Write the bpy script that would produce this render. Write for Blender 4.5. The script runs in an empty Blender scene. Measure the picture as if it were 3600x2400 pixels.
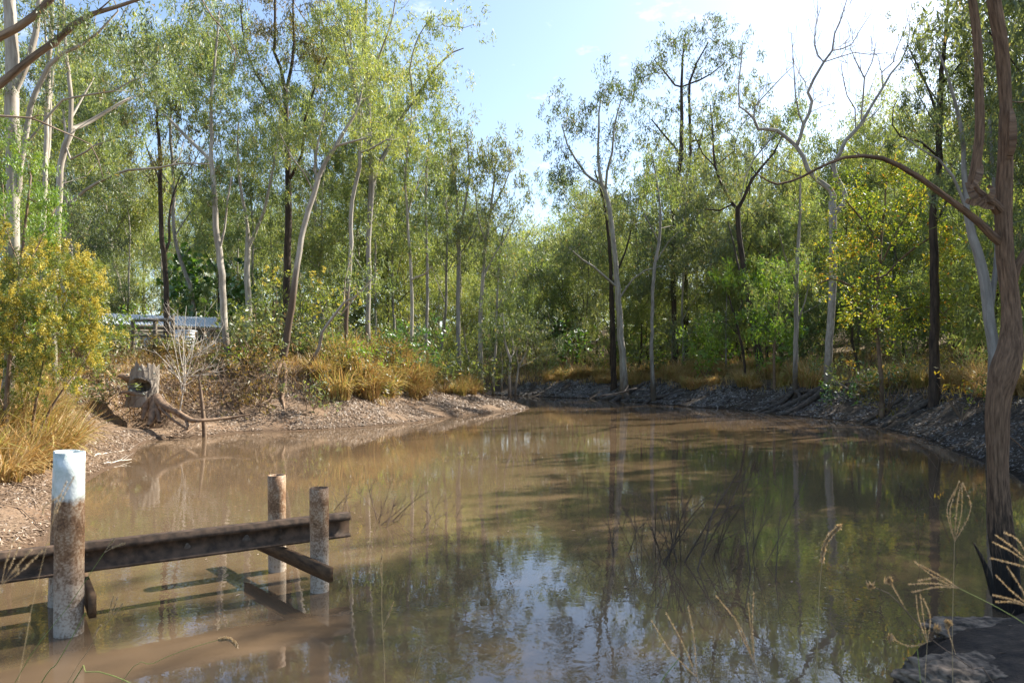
import bpy, math, random
import numpy as np

# ------------------------------------------------------------------ camera, sky, sun, exposure
F, HOR, CX, EYE = 2400.0, 1310.0, 1800.0, 2.0      # focal length and horizon in photo pixels, eye height in metres
SUN_AZ, SUN_EL = 57.0, 41.0                        # degrees to the right of the view axis, above the horizon
sc = bpy.context.scene
col = sc.collection
cd = bpy.data.cameras.new('camera')
cam = bpy.data.objects.new('camera', cd)
col.objects.link(cam)
cd.sensor_width, cd.lens = 36.0, 24.0
cd.shift_y = (HOR - 1200.0) / 3600.0
cd.clip_start, cd.clip_end = 0.05, 3000
cam.location = (0, 0, EYE)
cam.rotation_euler = (math.pi / 2, 0, 0)
cd.dof.use_dof = True
cd.dof.focus_distance = 16.0
cd.dof.aperture_fstop = 7.0
sc.camera = cam

w = bpy.data.worlds.new('World')
sc.world = w
w.use_nodes = True
wn, wl = w.node_tree.nodes, w.node_tree.links
wn.clear()
wo = wn.new('ShaderNodeOutputWorld')
wb = wn.new('ShaderNodeBackground')
sky = wn.new('ShaderNodeTexSky')
sky.sky_type = 'NISHITA'
sky.sun_disc = False
sky.sun_elevation = math.radians(SUN_EL)
sky.sun_rotation = math.radians(SUN_AZ)
sky.air_density, sky.dust_density, sky.ozone_density = 1.0, 1.2, 1.2
wb.inputs['Strength'].default_value = 0.105
wtc = wn.new('ShaderNodeTexCoord')
wmp = wn.new('ShaderNodeMapping'); wmp.inputs['Scale'].default_value = (5.0, 5.0, 14.0); wmp.inputs['Location'].default_value = (0.35, 0.1, 0.2)
wnz = wn.new('ShaderNodeTexNoise'); wnz.inputs['Scale'].default_value = 2.2; wnz.inputs['Detail'].default_value = 7; wnz.inputs['Roughness'].default_value = 0.6
wl.new(wtc.outputs['Generated'], wmp.inputs[0]); wl.new(wmp.outputs[0], wnz.inputs['Vector'])
wrp = wn.new('ShaderNodeValToRGB'); wrp.color_ramp.elements[0].position = 0.60; wrp.color_ramp.elements[1].position = 0.80
wrp.color_ramp.elements[1].color = (0.6, 0.6, 0.6, 1)
wl.new(wnz.outputs['Fac'], wrp.inputs[0])
wmx = wn.new('ShaderNodeMix'); wmx.data_type = 'RGBA'
wl.new(wrp.outputs[0], wmx.inputs[0]); wl.new(sky.outputs[0], wmx.inputs[6]); wmx.inputs[7].default_value = (6.2, 6.2, 6.2, 1)
wl.new(wmx.outputs[2], wb.inputs['Color'])
wl.new(wb.outputs[0], wo.inputs['Surface'])

sd_ = bpy.data.lights.new('sun', 'SUN')
sd_.energy, sd_.angle, sd_.color = 5.0, math.radians(0.53), (1.0, 0.93, 0.82)
sun = bpy.data.objects.new('sun', sd_)
col.objects.link(sun)
_az, _el = math.radians(SUN_AZ), math.radians(SUN_EL)
from mathutils import Vector
SUNV = Vector((math.sin(_az) * math.cos(_el), math.cos(_az) * math.cos(_el), math.sin(_el)))
sun.rotation_euler = (-SUNV).to_track_quat('-Z', 'Y').to_euler()
sun.location = (40, 30, 50)

vs = sc.view_settings
vs.view_transform, vs.look, vs.gamma, vs.exposure = 'Standard', 'None', 1.0, 1.5
vs.use_curve_mapping = False
cy = sc.cycles
cy.max_bounces, cy.diffuse_bounces, cy.glossy_bounces, cy.transmission_bounces = 6, 3, 3, 4
cy.caustics_reflective = cy.caustics_refractive = False
cy.use_denoising = True
cy.sample_clamp_indirect = 6.0

rng = np.random.default_rng(11)
random.seed(5)

# ------------------------------------------------------------------ helpers
def at(px, py, Y):
    return np.array([(px - CX) / F * Y, Y, EYE - (py - HOR) / F * Y])

def tag(o, label=None, cat=None, group=None, kind=None):
    if label: o['label'] = label
    if cat: o['category'] = cat
    if group: o['group'] = group
    if kind: o['kind'] = kind
    return o

def empty(name, loc, rz=0.0):
    o = bpy.data.objects.new(name, None)
    o.empty_display_size = 0.2
    o.location = loc
    o.rotation_euler = (0, 0, rz)
    col.objects.link(o)
    return o

def mesh_np(name, V, Q=None, T=None, tint=None, smooth=False, attrs=None):
    """V (n,3); Q (m,4); T (k,3); tint per face (quads first)."""
    me = bpy.data.meshes.new(name)
    V = np.asarray(V, dtype=np.float32).reshape(-1, 3)
    Q = np.zeros((0, 4), np.int32) if Q is None else np.asarray(Q, np.int32).reshape(-1, 4)
    T = np.zeros((0, 3), np.int32) if T is None else np.asarray(T, np.int32).reshape(-1, 3)
    me.vertices.add(len(V))
    me.vertices.foreach_set('co', V.ravel())
    nl = Q.size + T.size
    me.loops.add(nl)
    me.loops.foreach_set('vertex_index', np.concatenate([Q.ravel(), T.ravel()]))
    npoly = len(Q) + len(T)
    me.polygons.add(npoly)
    starts = np.concatenate([np.arange(len(Q)) * 4, Q.size + np.arange(len(T)) * 3]).astype(np.int32)
    me.polygons.foreach_set('loop_start', starts)
    if smooth:
        me.polygons.foreach_set('use_smooth', np.ones(npoly, dtype=bool))
    if tint is not None:
        a = me.attributes.new('tint', 'FLOAT', 'FACE')
        a.data.foreach_set('value', np.asarray(tint, np.float32))
    for k, v in (attrs or {}).items():
        a = me.attributes.new(k, 'FLOAT', 'POINT')
        a.data.foreach_set('value', np.asarray(v, np.float32))
    me.update(calc_edges=True)
    return me

def obj(name, me, mat, parent=None, loc=None):
    o = bpy.data.objects.new(name, me)
    if mat is not None and not me.materials:
        me.materials.append(mat)
    col.objects.link(o)
    if parent is not None:
        o.parent = parent
    if loc is not None:
        o.location = loc
    return o

class MB:
    """collects vertices and faces of one mesh"""
    def __init__(self):
        self.v, self.q, self.t, self.n = [], [], [], 0
        self.co = []
    def add(self, V, Q=None, T=None, co=None):
        V = np.asarray(V, float).reshape(-1, 3)
        if Q is not None and len(Q): self.q.append(np.asarray(Q, int).reshape(-1, 4) + self.n)
        if T is not None and len(T): self.t.append(np.asarray(T, int).reshape(-1, 3) + self.n)
        self.v.append(V)
        self.co.append(V if co is None else co)
        self.n += len(V)
    def empty(self): return self.n == 0
    def mesh(self, name, smooth=True, origin=(0, 0, 0), tint=None):
        V = np.concatenate(self.v) - np.asarray(origin)
        Q = np.concatenate(self.q) if self.q else None
        T = np.concatenate(self.t) if self.t else None
        me = mesh_np(name, V, Q, T, tint, smooth)
        a = me.attributes.new('bark', 'FLOAT_VECTOR', 'POINT')
        a.data.foreach_set('vector', np.concatenate(self.co).astype(np.float32).ravel())
        return me

def norm(a):
    return a / np.maximum(np.linalg.norm(a, axis=-1, keepdims=True), 1e-9)

def tube(path, rad, sides=8, cap=False, lump=0.0, seed=0, ridge=0.0):
    path = np.asarray(path, float)
    n = len(path)
    rad = np.broadcast_to(np.asarray(rad, float), (n,))
    tan = np.gradient(path, axis=0) if n > 2 else np.repeat((path[-1:] - path[:1]), n, 0)
    tan = norm(tan)
    ref = np.array([0.31, 0.95, 0.05]) if abs(tan[:, 1]).mean() < 0.8 else np.array([1.0, 0.1, 0.05])
    b = norm(np.cross(tan, ref))
    c = np.cross(tan, b)
    ang = np.arange(sides) * 2 * math.pi / sides
    R = np.repeat(rad[:, None], sides, 1)
    if lump:
        r_ = np.random.default_rng(seed)
        ph = r_.uniform(0, 6.28, 4)
        z = np.linspace(0, 1, n)[:, None] * n * 0.35
        R = R * (1 + lump * (np.sin(2 * ang + ph[0] + z) + 0.7 * np.sin(3 * ang + ph[1] - 0.7 * z) + 0.5 * np.sin(5 * ang + ph[2] + 0.4 * z)))
    if ridge:
        zz = np.concatenate([[0], np.cumsum(np.linalg.norm(np.diff(path, axis=0), axis=1))])[:, None]
        A_ = ang[None, :] + 0.25 * np.sin(zz * 1.7)
        nz_ = vnoise(np.cos(A_) * 7 + 20 + 0 * zz, np.sin(A_) * 7 + zz * 1.6) + 0.6 * vnoise(np.cos(A_) * 15 + 50 + 0 * zz, np.sin(A_) * 15 + zz * 2.6)
        cr = np.minimum(0, vnoise(np.cos(A_) * 10 + 90 + 0 * zz, np.sin(A_) * 10 + zz * 0.8) + 0.18)
        R = R * (1 + ridge * nz_ + ridge * 2.2 * cr)
    V = path[:, None, :] + R[:, :, None] * (np.cos(ang)[None, :, None] * b[:, None, :] + np.sin(ang)[None, :, None] * c[:, None, :])
    i = np.arange(n - 1)[:, None] * sides
    j = np.arange(sides)[None, :]
    k = (j + 1) % sides
    Q = np.stack([i + j, i + k, i + sides + k, i + sides + j], -1).reshape(-1, 4)
    V = V.reshape(-1, 3)
    T = None
    if cap:
        V = np.concatenate([V, path[:1], path[-1:]])
        a = np.arange(sides)
        T = np.concatenate([np.stack([(a + 1) % sides, a, np.full(sides, n * sides)], 1),
                            np.stack([(n - 1) * sides + a, (n - 1) * sides + (a + 1) % sides, np.full(sides, n * sides + 1)], 1)])
    return V, Q, T

def catmull(P, step):
    P = np.asarray(P, float)
    if len(P) == 2:
        n = max(2, int(np.linalg.norm(P[1, :3] - P[0, :3]) / step) + 1)
        t = np.linspace(0, 1, n)[:, None]
        return P[0] * (1 - t) + P[1] * t
    E = np.vstack([2 * P[0] - P[1], P, 2 * P[-1] - P[-2]])
    out = []
    for k in range(1, len(E) - 2):
        p0, p1, p2, p3 = E[k - 1:k + 3]
        n = max(1, int(np.linalg.norm(p2[:3] - p1[:3]) / step))
        t = (np.arange(n) / n)[:, None]
        out.append(0.5 * (2 * p1 + (p2 - p0) * t + (2 * p0 - 5 * p1 + 4 * p2 - p3) * t ** 2 + (3 * p1 - p0 - 3 * p2 + p3) * t ** 3))
    out.append(P[-1:])
    return np.vstack(out)

def box(c, s, rz=0.0):
    c, s = np.asarray(c, float), np.asarray(s, float) / 2
    V = np.array([[x, y, z] for x in (-1, 1) for y in (-1, 1) for z in (-1, 1)], float) * s
    ca, sa = math.cos(rz), math.sin(rz)
    V = np.stack([V[:, 0] * ca - V[:, 1] * sa, V[:, 0] * sa + V[:, 1] * ca, V[:, 2]], 1) + c
    Q = [[0, 1, 3, 2], [4, 6, 7, 5], [0, 4, 5, 1], [2, 3, 7, 6], [0, 2, 6, 4], [1, 5, 7, 3]]
    return V, np.array(Q), None

def sstep(a, b, x):
    t = np.clip((x - a) / (b - a), 0, 1)
    return t * t * (3 - 2 * t)

_perm = np.random.default_rng(3).random((256, 256))
def vnoise(x, y):
    xi, yi = np.floor(x).astype(int), np.floor(y).astype(int)
    fx, fy = x - xi, y - yi
    fx, fy = fx * fx * (3 - 2 * fx), fy * fy * (3 - 2 * fy)
    g = lambda a, b: _perm[a % 256, b % 256]
    return (g(xi, yi) * (1 - fx) + g(xi + 1, yi) * fx) * (1 - fy) + (g(xi, yi + 1) * (1 - fx) + g(xi + 1, yi + 1) * fx) * fy - 0.5

# ------------------------------------------------------------------ materials
def new_mat(name):
    m = bpy.data.materials.new(name)
    m.use_nodes = True
    nt = m.node_tree
    nt.nodes.clear()
    out = nt.nodes.new('ShaderNodeOutputMaterial')
    return m, nt.nodes, nt.links, out

def ramp(nodes, stops, interp='LINEAR'):
    r = nodes.new('ShaderNodeValToRGB')
    r.color_ramp.interpolation = interp
    e = r.color_ramp.elements
    while len(e) < len(stops): e.new(0.5)
    for k, (p, c) in enumerate(stops):
        e[k].position = p
        e[k].color = (*c, 1)
    return r

def leaf_mat(name, stops, trans=0.48, gloss=0.045, twarm=(1.25, 1.2, 0.55)):
    m, n, l, out = new_mat(name)
    a = n.new('ShaderNodeAttribute'); a.attribute_name = 'tint'
    r = ramp(n, stops)
    l.new(a.outputs['Fac'], r.inputs[0])
    d = n.new('ShaderNodeBsdfDiffuse')
    l.new(r.outputs[0], d.inputs['Color'])
    t = n.new('ShaderNodeBsdfTranslucent')
    mul = n.new('ShaderNodeMix'); mul.data_type = 'RGBA'; mul.blend_type = 'MULTIPLY'
    mul.inputs[0].default_value = 1.0
    l.new(r.outputs[0], mul.inputs[6]); mul.inputs[7].default_value = (*twarm, 1)
    mul.clamp_result = False
    l.new(mul.outputs[2], t.inputs['Color'])
    mx = n.new('ShaderNodeMixShader'); mx.inputs[0].default_value = trans
    l.new(d.outputs[0], mx.inputs[1]); l.new(t.outputs[0], mx.inputs[2])
    g = n.new('ShaderNodeBsdfGlossy'); g.inputs['Roughness'].default_value = 0.5
    g.inputs['Color'].default_value = (0.9, 0.93, 0.95, 1)
    m2 = n.new('ShaderNodeMixShader'); m2.inputs[0].default_value = gloss
    l.new(mx.outputs[0], m2.inputs[1]); l.new(g.outputs[0], m2.inputs[2])
    l.new(m2.outputs[0], out.inputs['Surface'])
    return m

def bark_mat(name, c1, c2, base=None, base_h=(0.0, 0.0), scale=(5, 5, 0.8), rough=0.85, bump=0.5, spots=None, attr=False, lo=0.36, hi=0.62):
    """c1/c2 mottled bark; base = rough dark stocking up to base_h metres above the foot."""
    m, n, l, out = new_mat(name)
    p = n.new('ShaderNodeBsdfPrincipled')
    p.inputs['Roughness'].default_value = rough
    p.inputs['Specular IOR Level'].default_value = 0.2
    tc = n.new('ShaderNodeTexCoord')
    mp = n.new('ShaderNodeMapping'); mp.inputs['Scale'].default_value = scale
    if attr:
        ba = n.new('ShaderNodeAttribute'); ba.attribute_name = 'bark'
        l.new(ba.outputs['Vector'], mp.inputs['Vector'])
    else:
        l.new(tc.outputs['Object'], mp.inputs['Vector'])
    nz = n.new('ShaderNodeTexNoise'); nz.inputs['Scale'].default_value = 1.6; nz.inputs['Detail'].default_value = 6; nz.inputs['Roughness'].default_value = 0.65
    l.new(mp.outputs[0], nz.inputs['Vector'])
    r = ramp(n, [(lo, c1), (hi, c2)])
    l.new(nz.outputs['Fac'], r.inputs[0])
    colr = r.outputs[0]
    if base:
        sx = n.new('ShaderNodeSeparateXYZ'); l.new(tc.outputs['Object'], sx.inputs[0])
        ad = n.new('ShaderNodeMath'); ad.operation = 'MULTIPLY_ADD'
        l.new(nz.outputs['Fac'], ad.inputs[0]); ad.inputs[1].default_value = -1.6; l.new(sx.outputs[2], ad.inputs[2])
        mr = n.new('ShaderNodeMapRange'); mr.inputs[1].default_value = base_h[0] - 0.8; mr.inputs[2].default_value = base_h[1] - 0.8
        l.new(ad.outputs[0], mr.inputs[0])
        mx = n.new('ShaderNodeMix'); mx.data_type = 'RGBA'
        l.new(mr.outputs[0], mx.inputs[0]); mx.inputs[6].default_value = (*base, 1); l.new(colr, mx.inputs[7])
        colr = mx.outputs[2]
    if spots:
        vz = n.new('ShaderNodeTexNoise'); vz.inputs['Scale'].default_value = 3.0; vz.inputs['Detail'].default_value = 3
        l.new(tc.outputs['Object'], vz.inputs['Vector'])
        r2 = ramp(n, [(0.60, (0, 0, 0)), (0.64, (1, 1, 1))])
        l.new(vz.outputs['Fac'], r2.inputs[0])
        mx = n.new('ShaderNodeMix'); mx.data_type = 'RGBA'
        l.new(r2.outputs[0], mx.inputs[0]); l.new(colr, mx.inputs[6]); mx.inputs[7].default_value = (*spots, 1)
        colr = mx.outputs[2]
    l.new(colr, p.inputs['Base Color'])
    bp = n.new('ShaderNodeBump'); bp.inputs['Strength'].default_value = bump; bp.inputs['Distance'].default_value = 0.03
    l.new(nz.outputs['Fac'], bp.inputs['Height']); l.new(bp.outputs[0], p.inputs['Normal'])
    l.new(p.outputs[0], out.inputs['Surface'])
    return m

def plain_mat(name, c1, c2, scale=8.0, rough=0.8, bump=0.3, metal=0.0, lo=0.35, hi=0.65):
    m, n, l, out = new_mat(name)
    p = n.new('ShaderNodeBsdfPrincipled')
    p.inputs['Roughness'].default_value = rough
    p.inputs['Metallic'].default_value = metal
    p.inputs['Specular IOR Level'].default_value = 0.3
    tc = n.new('ShaderNodeTexCoord')
    nz = n.new('ShaderNodeTexNoise'); nz.inputs['Scale'].default_value = scale; nz.inputs['Detail'].default_value = 6
    l.new(tc.outputs['Object'], nz.inputs['Vector'])
    r = ramp(n, [(lo, c1), (hi, c2)])
    l.new(nz.outputs['Fac'], r.inputs[0]); l.new(r.outputs[0], p.inputs['Base Color'])
    bp = n.new('ShaderNodeBump'); bp.inputs['Strength'].default_value = bump; bp.inputs['Distance'].default_value = 0.02
    l.new(nz.outputs['Fac'], bp.inputs['Height']); l.new(bp.outputs[0], p.inputs['Normal'])
    l.new(p.outputs[0], out.inputs['Surface'])
    return m

M = {}
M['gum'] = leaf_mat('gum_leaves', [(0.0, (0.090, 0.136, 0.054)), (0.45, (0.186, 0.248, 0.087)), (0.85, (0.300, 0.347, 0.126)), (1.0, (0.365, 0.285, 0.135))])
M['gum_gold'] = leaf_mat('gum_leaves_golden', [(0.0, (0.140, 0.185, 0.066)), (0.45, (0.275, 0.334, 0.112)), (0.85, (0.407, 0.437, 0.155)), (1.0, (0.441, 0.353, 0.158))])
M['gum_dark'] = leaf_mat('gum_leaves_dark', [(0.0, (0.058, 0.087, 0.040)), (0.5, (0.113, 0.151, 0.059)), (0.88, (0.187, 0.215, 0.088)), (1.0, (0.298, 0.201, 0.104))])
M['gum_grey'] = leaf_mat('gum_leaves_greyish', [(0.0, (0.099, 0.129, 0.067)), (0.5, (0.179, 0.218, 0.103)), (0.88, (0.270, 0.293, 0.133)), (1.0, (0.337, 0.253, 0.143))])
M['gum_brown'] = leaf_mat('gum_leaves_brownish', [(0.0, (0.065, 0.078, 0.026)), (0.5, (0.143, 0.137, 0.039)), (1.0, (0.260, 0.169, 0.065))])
M['fresh'] = leaf_mat('fresh_green_leaves', [(0.0, (0.072, 0.152, 0.021)), (0.5, (0.172, 0.290, 0.030)), (1.0, (0.316, 0.400, 0.055))], 0.45)
M['lush'] = leaf_mat('lush_green_leaves', [(0.0, (0.031, 0.094, 0.015)), (0.5, (0.075, 0.175, 0.025)), (1.0, (0.163, 0.275, 0.037))], 0.4, 0.1)
M['olive'] = leaf_mat('olive_shrub_leaves', [(0.0, (0.066, 0.098, 0.041)), (0.5, (0.155, 0.193, 0.074)), (0.85, (0.276, 0.287, 0.116)), (1.0, (0.349, 0.254, 0.134))])
M['yellowing'] = leaf_mat('yellowing_compound_leaves', [(0.0, (0.08, 0.14, 0.022)), (0.55, (0.17, 0.235, 0.034)), (0.78, (0.40, 0.38, 0.05)), (0.94, (0.50, 0.38, 0.05)), (1.0, (0.45, 0.20, 0.04))], 0.5, 0.05, (1.25, 1.15, 0.5))
M['wattle'] = leaf_mat('wattle_leaves', [(0.0, (0.084, 0.132, 0.030)), (0.5, (0.180, 0.228, 0.048)), (1.0, (0.324, 0.312, 0.072))])
M['blossom'] = leaf_mat('wattle_blossom', [(0.0, (0.40, 0.34, 0.05)), (0.5, (0.56, 0.45, 0.075)), (1.0, (0.66, 0.55, 0.13))], 0.35, 0.02, (1, 1, 0.8))
M['straw'] = leaf_mat('dry_grass', [(0.0, (0.24, 0.14, 0.05)), (0.4, (0.44, 0.28, 0.11)), (0.75, (0.55, 0.41, 0.19)), (1.0, (0.30, 0.31, 0.075))], 0.35, 0.04, (1.1, 1.0, 0.7))
M['greengrass'] = leaf_mat('green_grass', [(0.0, (0.12, 0.17, 0.03)), (0.6, (0.24, 0.27, 0.05)), (1.0, (0.38, 0.32, 0.1))], 0.4, 0.04)
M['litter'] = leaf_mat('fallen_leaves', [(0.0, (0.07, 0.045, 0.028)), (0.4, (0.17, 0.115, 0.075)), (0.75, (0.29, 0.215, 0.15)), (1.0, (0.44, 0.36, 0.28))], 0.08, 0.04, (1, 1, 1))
M['litter_dark'] = leaf_mat('dark_fallen_leaves', [(0.0, (0.03, 0.025, 0.021)), (0.5, (0.10, 0.083, 0.068)), (1.0, (0.27, 0.235, 0.20))], 0.03, 0.08, (1, 1, 1))  # darker and slightly glossier tones than the other litter
M['seed'] = leaf_mat('seed_head', [(0.0, (0.33, 0.24, 0.13)), (0.5, (0.5, 0.38, 0.22)), (1.0, (0.62, 0.5, 0.33))], 0.4, 0.03, (1.1, 1, 0.8))

M['bark_pale'] = bark_mat('pale_gum_bark', (0.47, 0.43, 0.365), (0.26, 0.225, 0.18), base=(0.14, 0.10, 0.07), base_h=(0.6, 1.8), bump=0.25, attr=True)
M['bark_pale_tall'] = bark_mat('pale_gum_bark_tall_stocking', (0.46, 0.42, 0.36), (0.25, 0.22, 0.18), base=(0.12, 0.085, 0.06), base_h=(2.6, 4.2), bump=0.3, attr=True)
M['bark_grey'] = bark_mat('grey_gum_bark', (0.36, 0.33, 0.29), (0.19, 0.17, 0.145), base=(0.10, 0.08, 0.06), base_h=(0.8, 2.2), bump=0.4, attr=True)
M['bark_dark'] = bark_mat('dark_ironbark', (0.10, 0.072, 0.052), (0.035, 0.027, 0.022), scale=(7, 7, 0.9), bump=0.9, attr=True)
M['bark_brown'] = bark_mat('brown_fissured_bark', (0.31, 0.195, 0.12), (0.115, 0.07, 0.044), base=(0.035, 0.03, 0.026), base_h=(0.45, 1.1), scale=(42, 42, 4.0), bump=1.0, lo=.36, hi=.64, attr=True)
M['bark_limb'] = bark_mat('brown_limb_bark', (0.36, 0.27, 0.19), (0.13, 0.09, 0.06), scale=(10, 10, 1.5), bump=0.5, attr=True)
M['bark_dead'] = bark_mat('bleached_dead_wood', (0.46, 0.42, 0.37), (0.23, 0.205, 0.18), base=(0.2, 0.16, 0.12), base_h=(0.5, 2.5), scale=(5, 5, 1.5), bump=0.4, attr=True)
M['twig_white'] = plain_mat('bleached_twigs', (0.62, 0.57, 0.50), (0.40, 0.35, 0.29), 6)
M['twig_dark'] = plain_mat('dark_wet_twigs', (0.055, 0.04, 0.03), (0.12, 0.085, 0.06), 6)
M['twig_brown'] = plain_mat('brown_twigs', (0.22, 0.155, 0.10), (0.12, 0.08, 0.055), 6)
M['root'] = plain_mat('muddy_roots', (0.30, 0.20, 0.125), (0.14, 0.095, 0.065), 7)
M['root_dark'] = plain_mat('dark_roots', (0.10, 0.08, 0.065), (0.04, 0.034, 0.03), 7)

# ------------------------------------------------------------------ shoreline and terrain
SHORE_PTS = [(-4.86, 6.5), (-5.5, 8.1), (-6.5, 10.2), (-7.8, 12.5), (-8.3, 13.9), (-9.0, 16.2), (-10.2, 18.6), (-10.6, 19.9), (-10.3, 20.9), (-9.65, 21.4),
             (-9.06, 22.9), (-7.4, 23.5), (-5.2, 25.3), (-3.85, 27.4), (-2.96, 30.2), (-0.9, 34.2), (1.0, 38.1), (0.2, 41.5), (-1.6, 46), (-6, 53), (-12, 58),
             (-13, 63), (-7, 63.5), (-0.7, 61), (1.8, 57), (6.1, 53), (7.4, 49), (9.2, 44.4), (10.3, 40.2), (12.0, 37.6), (13.0, 32.2), (13.8, 27.6), (13.1, 23.6), (12.2, 19.9), (11.2, 17.3),
             (10.5, 15.1), (9.9, 13.5), (8.6, 11.2), (7.2, 8.4), (5.4, 6.3), (3.9, 5.45), (3.0, 5.0), (2.45, 4.4), (2.15, 3.7), (1.4, 3.1), (0, 2.8), (-2.2, 2.8), (-3.9, 3.4), (-4.6, 4.8)]
SHORE = catmull(np.array(SHORE_PTS + SHORE_PTS[:1]), 0.9)[:-1]

def shore_sd(x, y):
    """signed distance to the waterline, positive on land"""
    x, y = np.atleast_1d(np.asarray(x, float)), np.atleast_1d(np.asarray(y, float))
    shp = x.shape
    x, y = x.ravel(), y.ravel()
    A, B = SHORE, np.roll(SHORE, -1, 0)
    d2 = np.full(len(x), 1e18)
    inside = np.zeros(len(x), bool)
    for (ax, ay), (bx, by) in zip(A, B):
        ex, ey = bx - ax, by - ay
        t = np.clip(((x - ax) * ex + (y - ay) * ey) / (ex * ex + ey * ey + 1e-12), 0, 1)
        d2 = np.minimum(d2, (x - ax - t * ex) ** 2 + (y - ay - t * ey) ** 2)
        if ay != by:
            c = ((ay > y) != (by > y)) & (x < (bx - ax) * (y - ay) / (by - ay) + ax)
            inside ^= c
    d = np.sqrt(d2)
    return np.where(inside, -d, d).reshape(shp)

P_GENTLE = ([-30, -4, 0, 2.5, 5, 8, 15, 40, 100, 600], [-2.5, -1.2, 0, 0.78, 1.25, 1.75, 2.4, 3.2, 6, 14])
P_ERODED = ([-30, -4, 0, 1.9, 2.7, 3.2, 3.9, 8, 15, 40, 100, 600], [-2.5, -1.2, 0, 0.72, 1.05, 1.75, 2.3, 2.65, 2.9, 3.5, 6, 14])
P_RIGHT = ([-30, -4, 0, 1.2, 2.4, 4, 10, 25, 60, 120, 600], [-2.5, -1.2, 0, 0.45, 1.1, 1.5, 2.4, 4.8, 10, 14, 24])
P_NEAR = ([-30, -4, 0, 0.25, 1.2, 4, 20, 100, 600], [-2.5, -1.0, 0, 0.2, 0.33, 0.5, 1.4, 4, 14])

def left_weight(x, y):
    return sstep(3.0, -1.0, x - 0.02 * y) * sstep(54, 44, y)

def height(x, y, noise=True):
    x, y = np.atleast_1d(np.asarray(x, float)), np.atleast_1d(np.asarray(y, float))
    s = shore_sd(x, y)
    if noise:
        s = s + 0.5 * vnoise(x * 0.55 + 9, y * 0.55) * sstep(0.2, 1.5, np.abs(s))
    wl_ = left_weight(x, y)
    er = sstep(-3.5, -6.5, x) * sstep(15.5, 18, y)
    zl = np.interp(s, *P_GENTLE) * (1 - er) + np.interp(s, *P_ERODED) * er
    zl = zl - 0.85 * np.exp(-(((x + 12.0) / 0.95) ** 2 + ((y - 21.7) / 0.85) ** 2)) * sstep(0.5, 1.6, s)
    zr = np.interp(s, *P_RIGHT)
    z = zl * wl_ + zr * (1 - wl_)
    wn_ = sstep(9.0, 5.8, y)
    z = z * (1 - wn_) + np.interp(s, *P_NEAR) * wn_
    if noise:
        land = sstep(0.1, 1.5, s)
        z = z + land * (0.16 * vnoise(x * 0.9, y * 0.9) + 0.10 * vnoise(x * 2.3, y * 2.3) + 0.05 * vnoise(x * 6, y * 6)) * (1 - 0.75 * wn_)
        z = z + 0.8 * sstep(15, 60, s) * vnoise(x * 0.08, y * 0.08)
    return z

def hz(x, y):
    return float(height(x, y)[0])

def graded(a, b, step, far, n):
    core = np.arange(a, b, step)
    g = np.geomspace(step, far, n)
    return np.concatenate([a - g[::-1], core, core[-1] + g])

gx = graded(-17, 18, 0.2, 600, 34)
gy = graded(1.5, 60, 0.22, 600, 34)
GX, GY = np.meshgrid(gx, gy)
GZ = height(GX.ravel(), GY.ravel())
GS = shore_sd(GX.ravel(), GY.ravel())
nx, ny = len(gx), len(gy)
ii = (np.arange(ny - 1)[:, None] * nx + np.arange(nx - 1)[None, :]).ravel()
TQ = np.stack([ii, ii + 1, ii + nx + 1, ii + nx], 1)
TV = np.stack([GX.ravel(), GY.ravel(), GZ], 1)

m, n, l, out = new_mat('bank_soil')
p = n.new('ShaderNodeBsdfPrincipled'); p.inputs['Roughness'].default_value = 0.9; p.inputs['Specular IOR Level'].default_value = 0.15
tc = n.new('ShaderNodeTexCoord')
def _noise(sc_, det=6, rough=0.6):
    q = n.new('ShaderNodeTexNoise'); q.inputs['Scale'].default_value = sc_; q.inputs['Detail'].default_value = det; q.inputs['Roughness'].default_value = rough
    l.new(tc.outputs['Object'], q.inputs['Vector']); return q
def _mix(f, a, b):
    q = n.new('ShaderNodeMix'); q.data_type = 'RGBA'
    l.new(f, q.inputs[0])
    for s_, v in ((6, a), (7, b)):
        if isinstance(v, tuple): q.inputs[s_].default_value = (*v, 1)
        else: l.new(v, q.inputs[s_])
    return q.outputs[2]
n1, n2, n3 = _noise(0.6), _noise(7, 8, 0.7), _noise(28, 4, 0.7)
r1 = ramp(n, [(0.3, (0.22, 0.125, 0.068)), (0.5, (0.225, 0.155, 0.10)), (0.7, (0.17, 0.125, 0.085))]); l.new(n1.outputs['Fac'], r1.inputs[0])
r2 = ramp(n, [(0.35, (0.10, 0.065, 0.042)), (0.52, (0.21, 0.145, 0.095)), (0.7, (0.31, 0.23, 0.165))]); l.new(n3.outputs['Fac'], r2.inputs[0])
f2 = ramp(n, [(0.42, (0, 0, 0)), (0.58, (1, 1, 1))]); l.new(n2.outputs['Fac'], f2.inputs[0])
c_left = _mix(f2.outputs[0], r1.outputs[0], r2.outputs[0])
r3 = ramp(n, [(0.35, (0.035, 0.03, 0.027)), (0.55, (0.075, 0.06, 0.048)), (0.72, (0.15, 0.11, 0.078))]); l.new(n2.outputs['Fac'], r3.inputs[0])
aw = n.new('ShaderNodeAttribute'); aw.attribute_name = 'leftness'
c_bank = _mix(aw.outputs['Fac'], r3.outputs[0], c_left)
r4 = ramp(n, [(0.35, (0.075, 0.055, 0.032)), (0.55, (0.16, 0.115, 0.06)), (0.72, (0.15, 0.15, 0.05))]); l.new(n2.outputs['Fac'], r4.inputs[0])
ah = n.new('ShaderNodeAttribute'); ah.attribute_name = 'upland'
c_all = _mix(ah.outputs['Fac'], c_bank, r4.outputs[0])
awt = n.new('ShaderNodeAttribute'); awt.attribute_name = 'wet'
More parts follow.
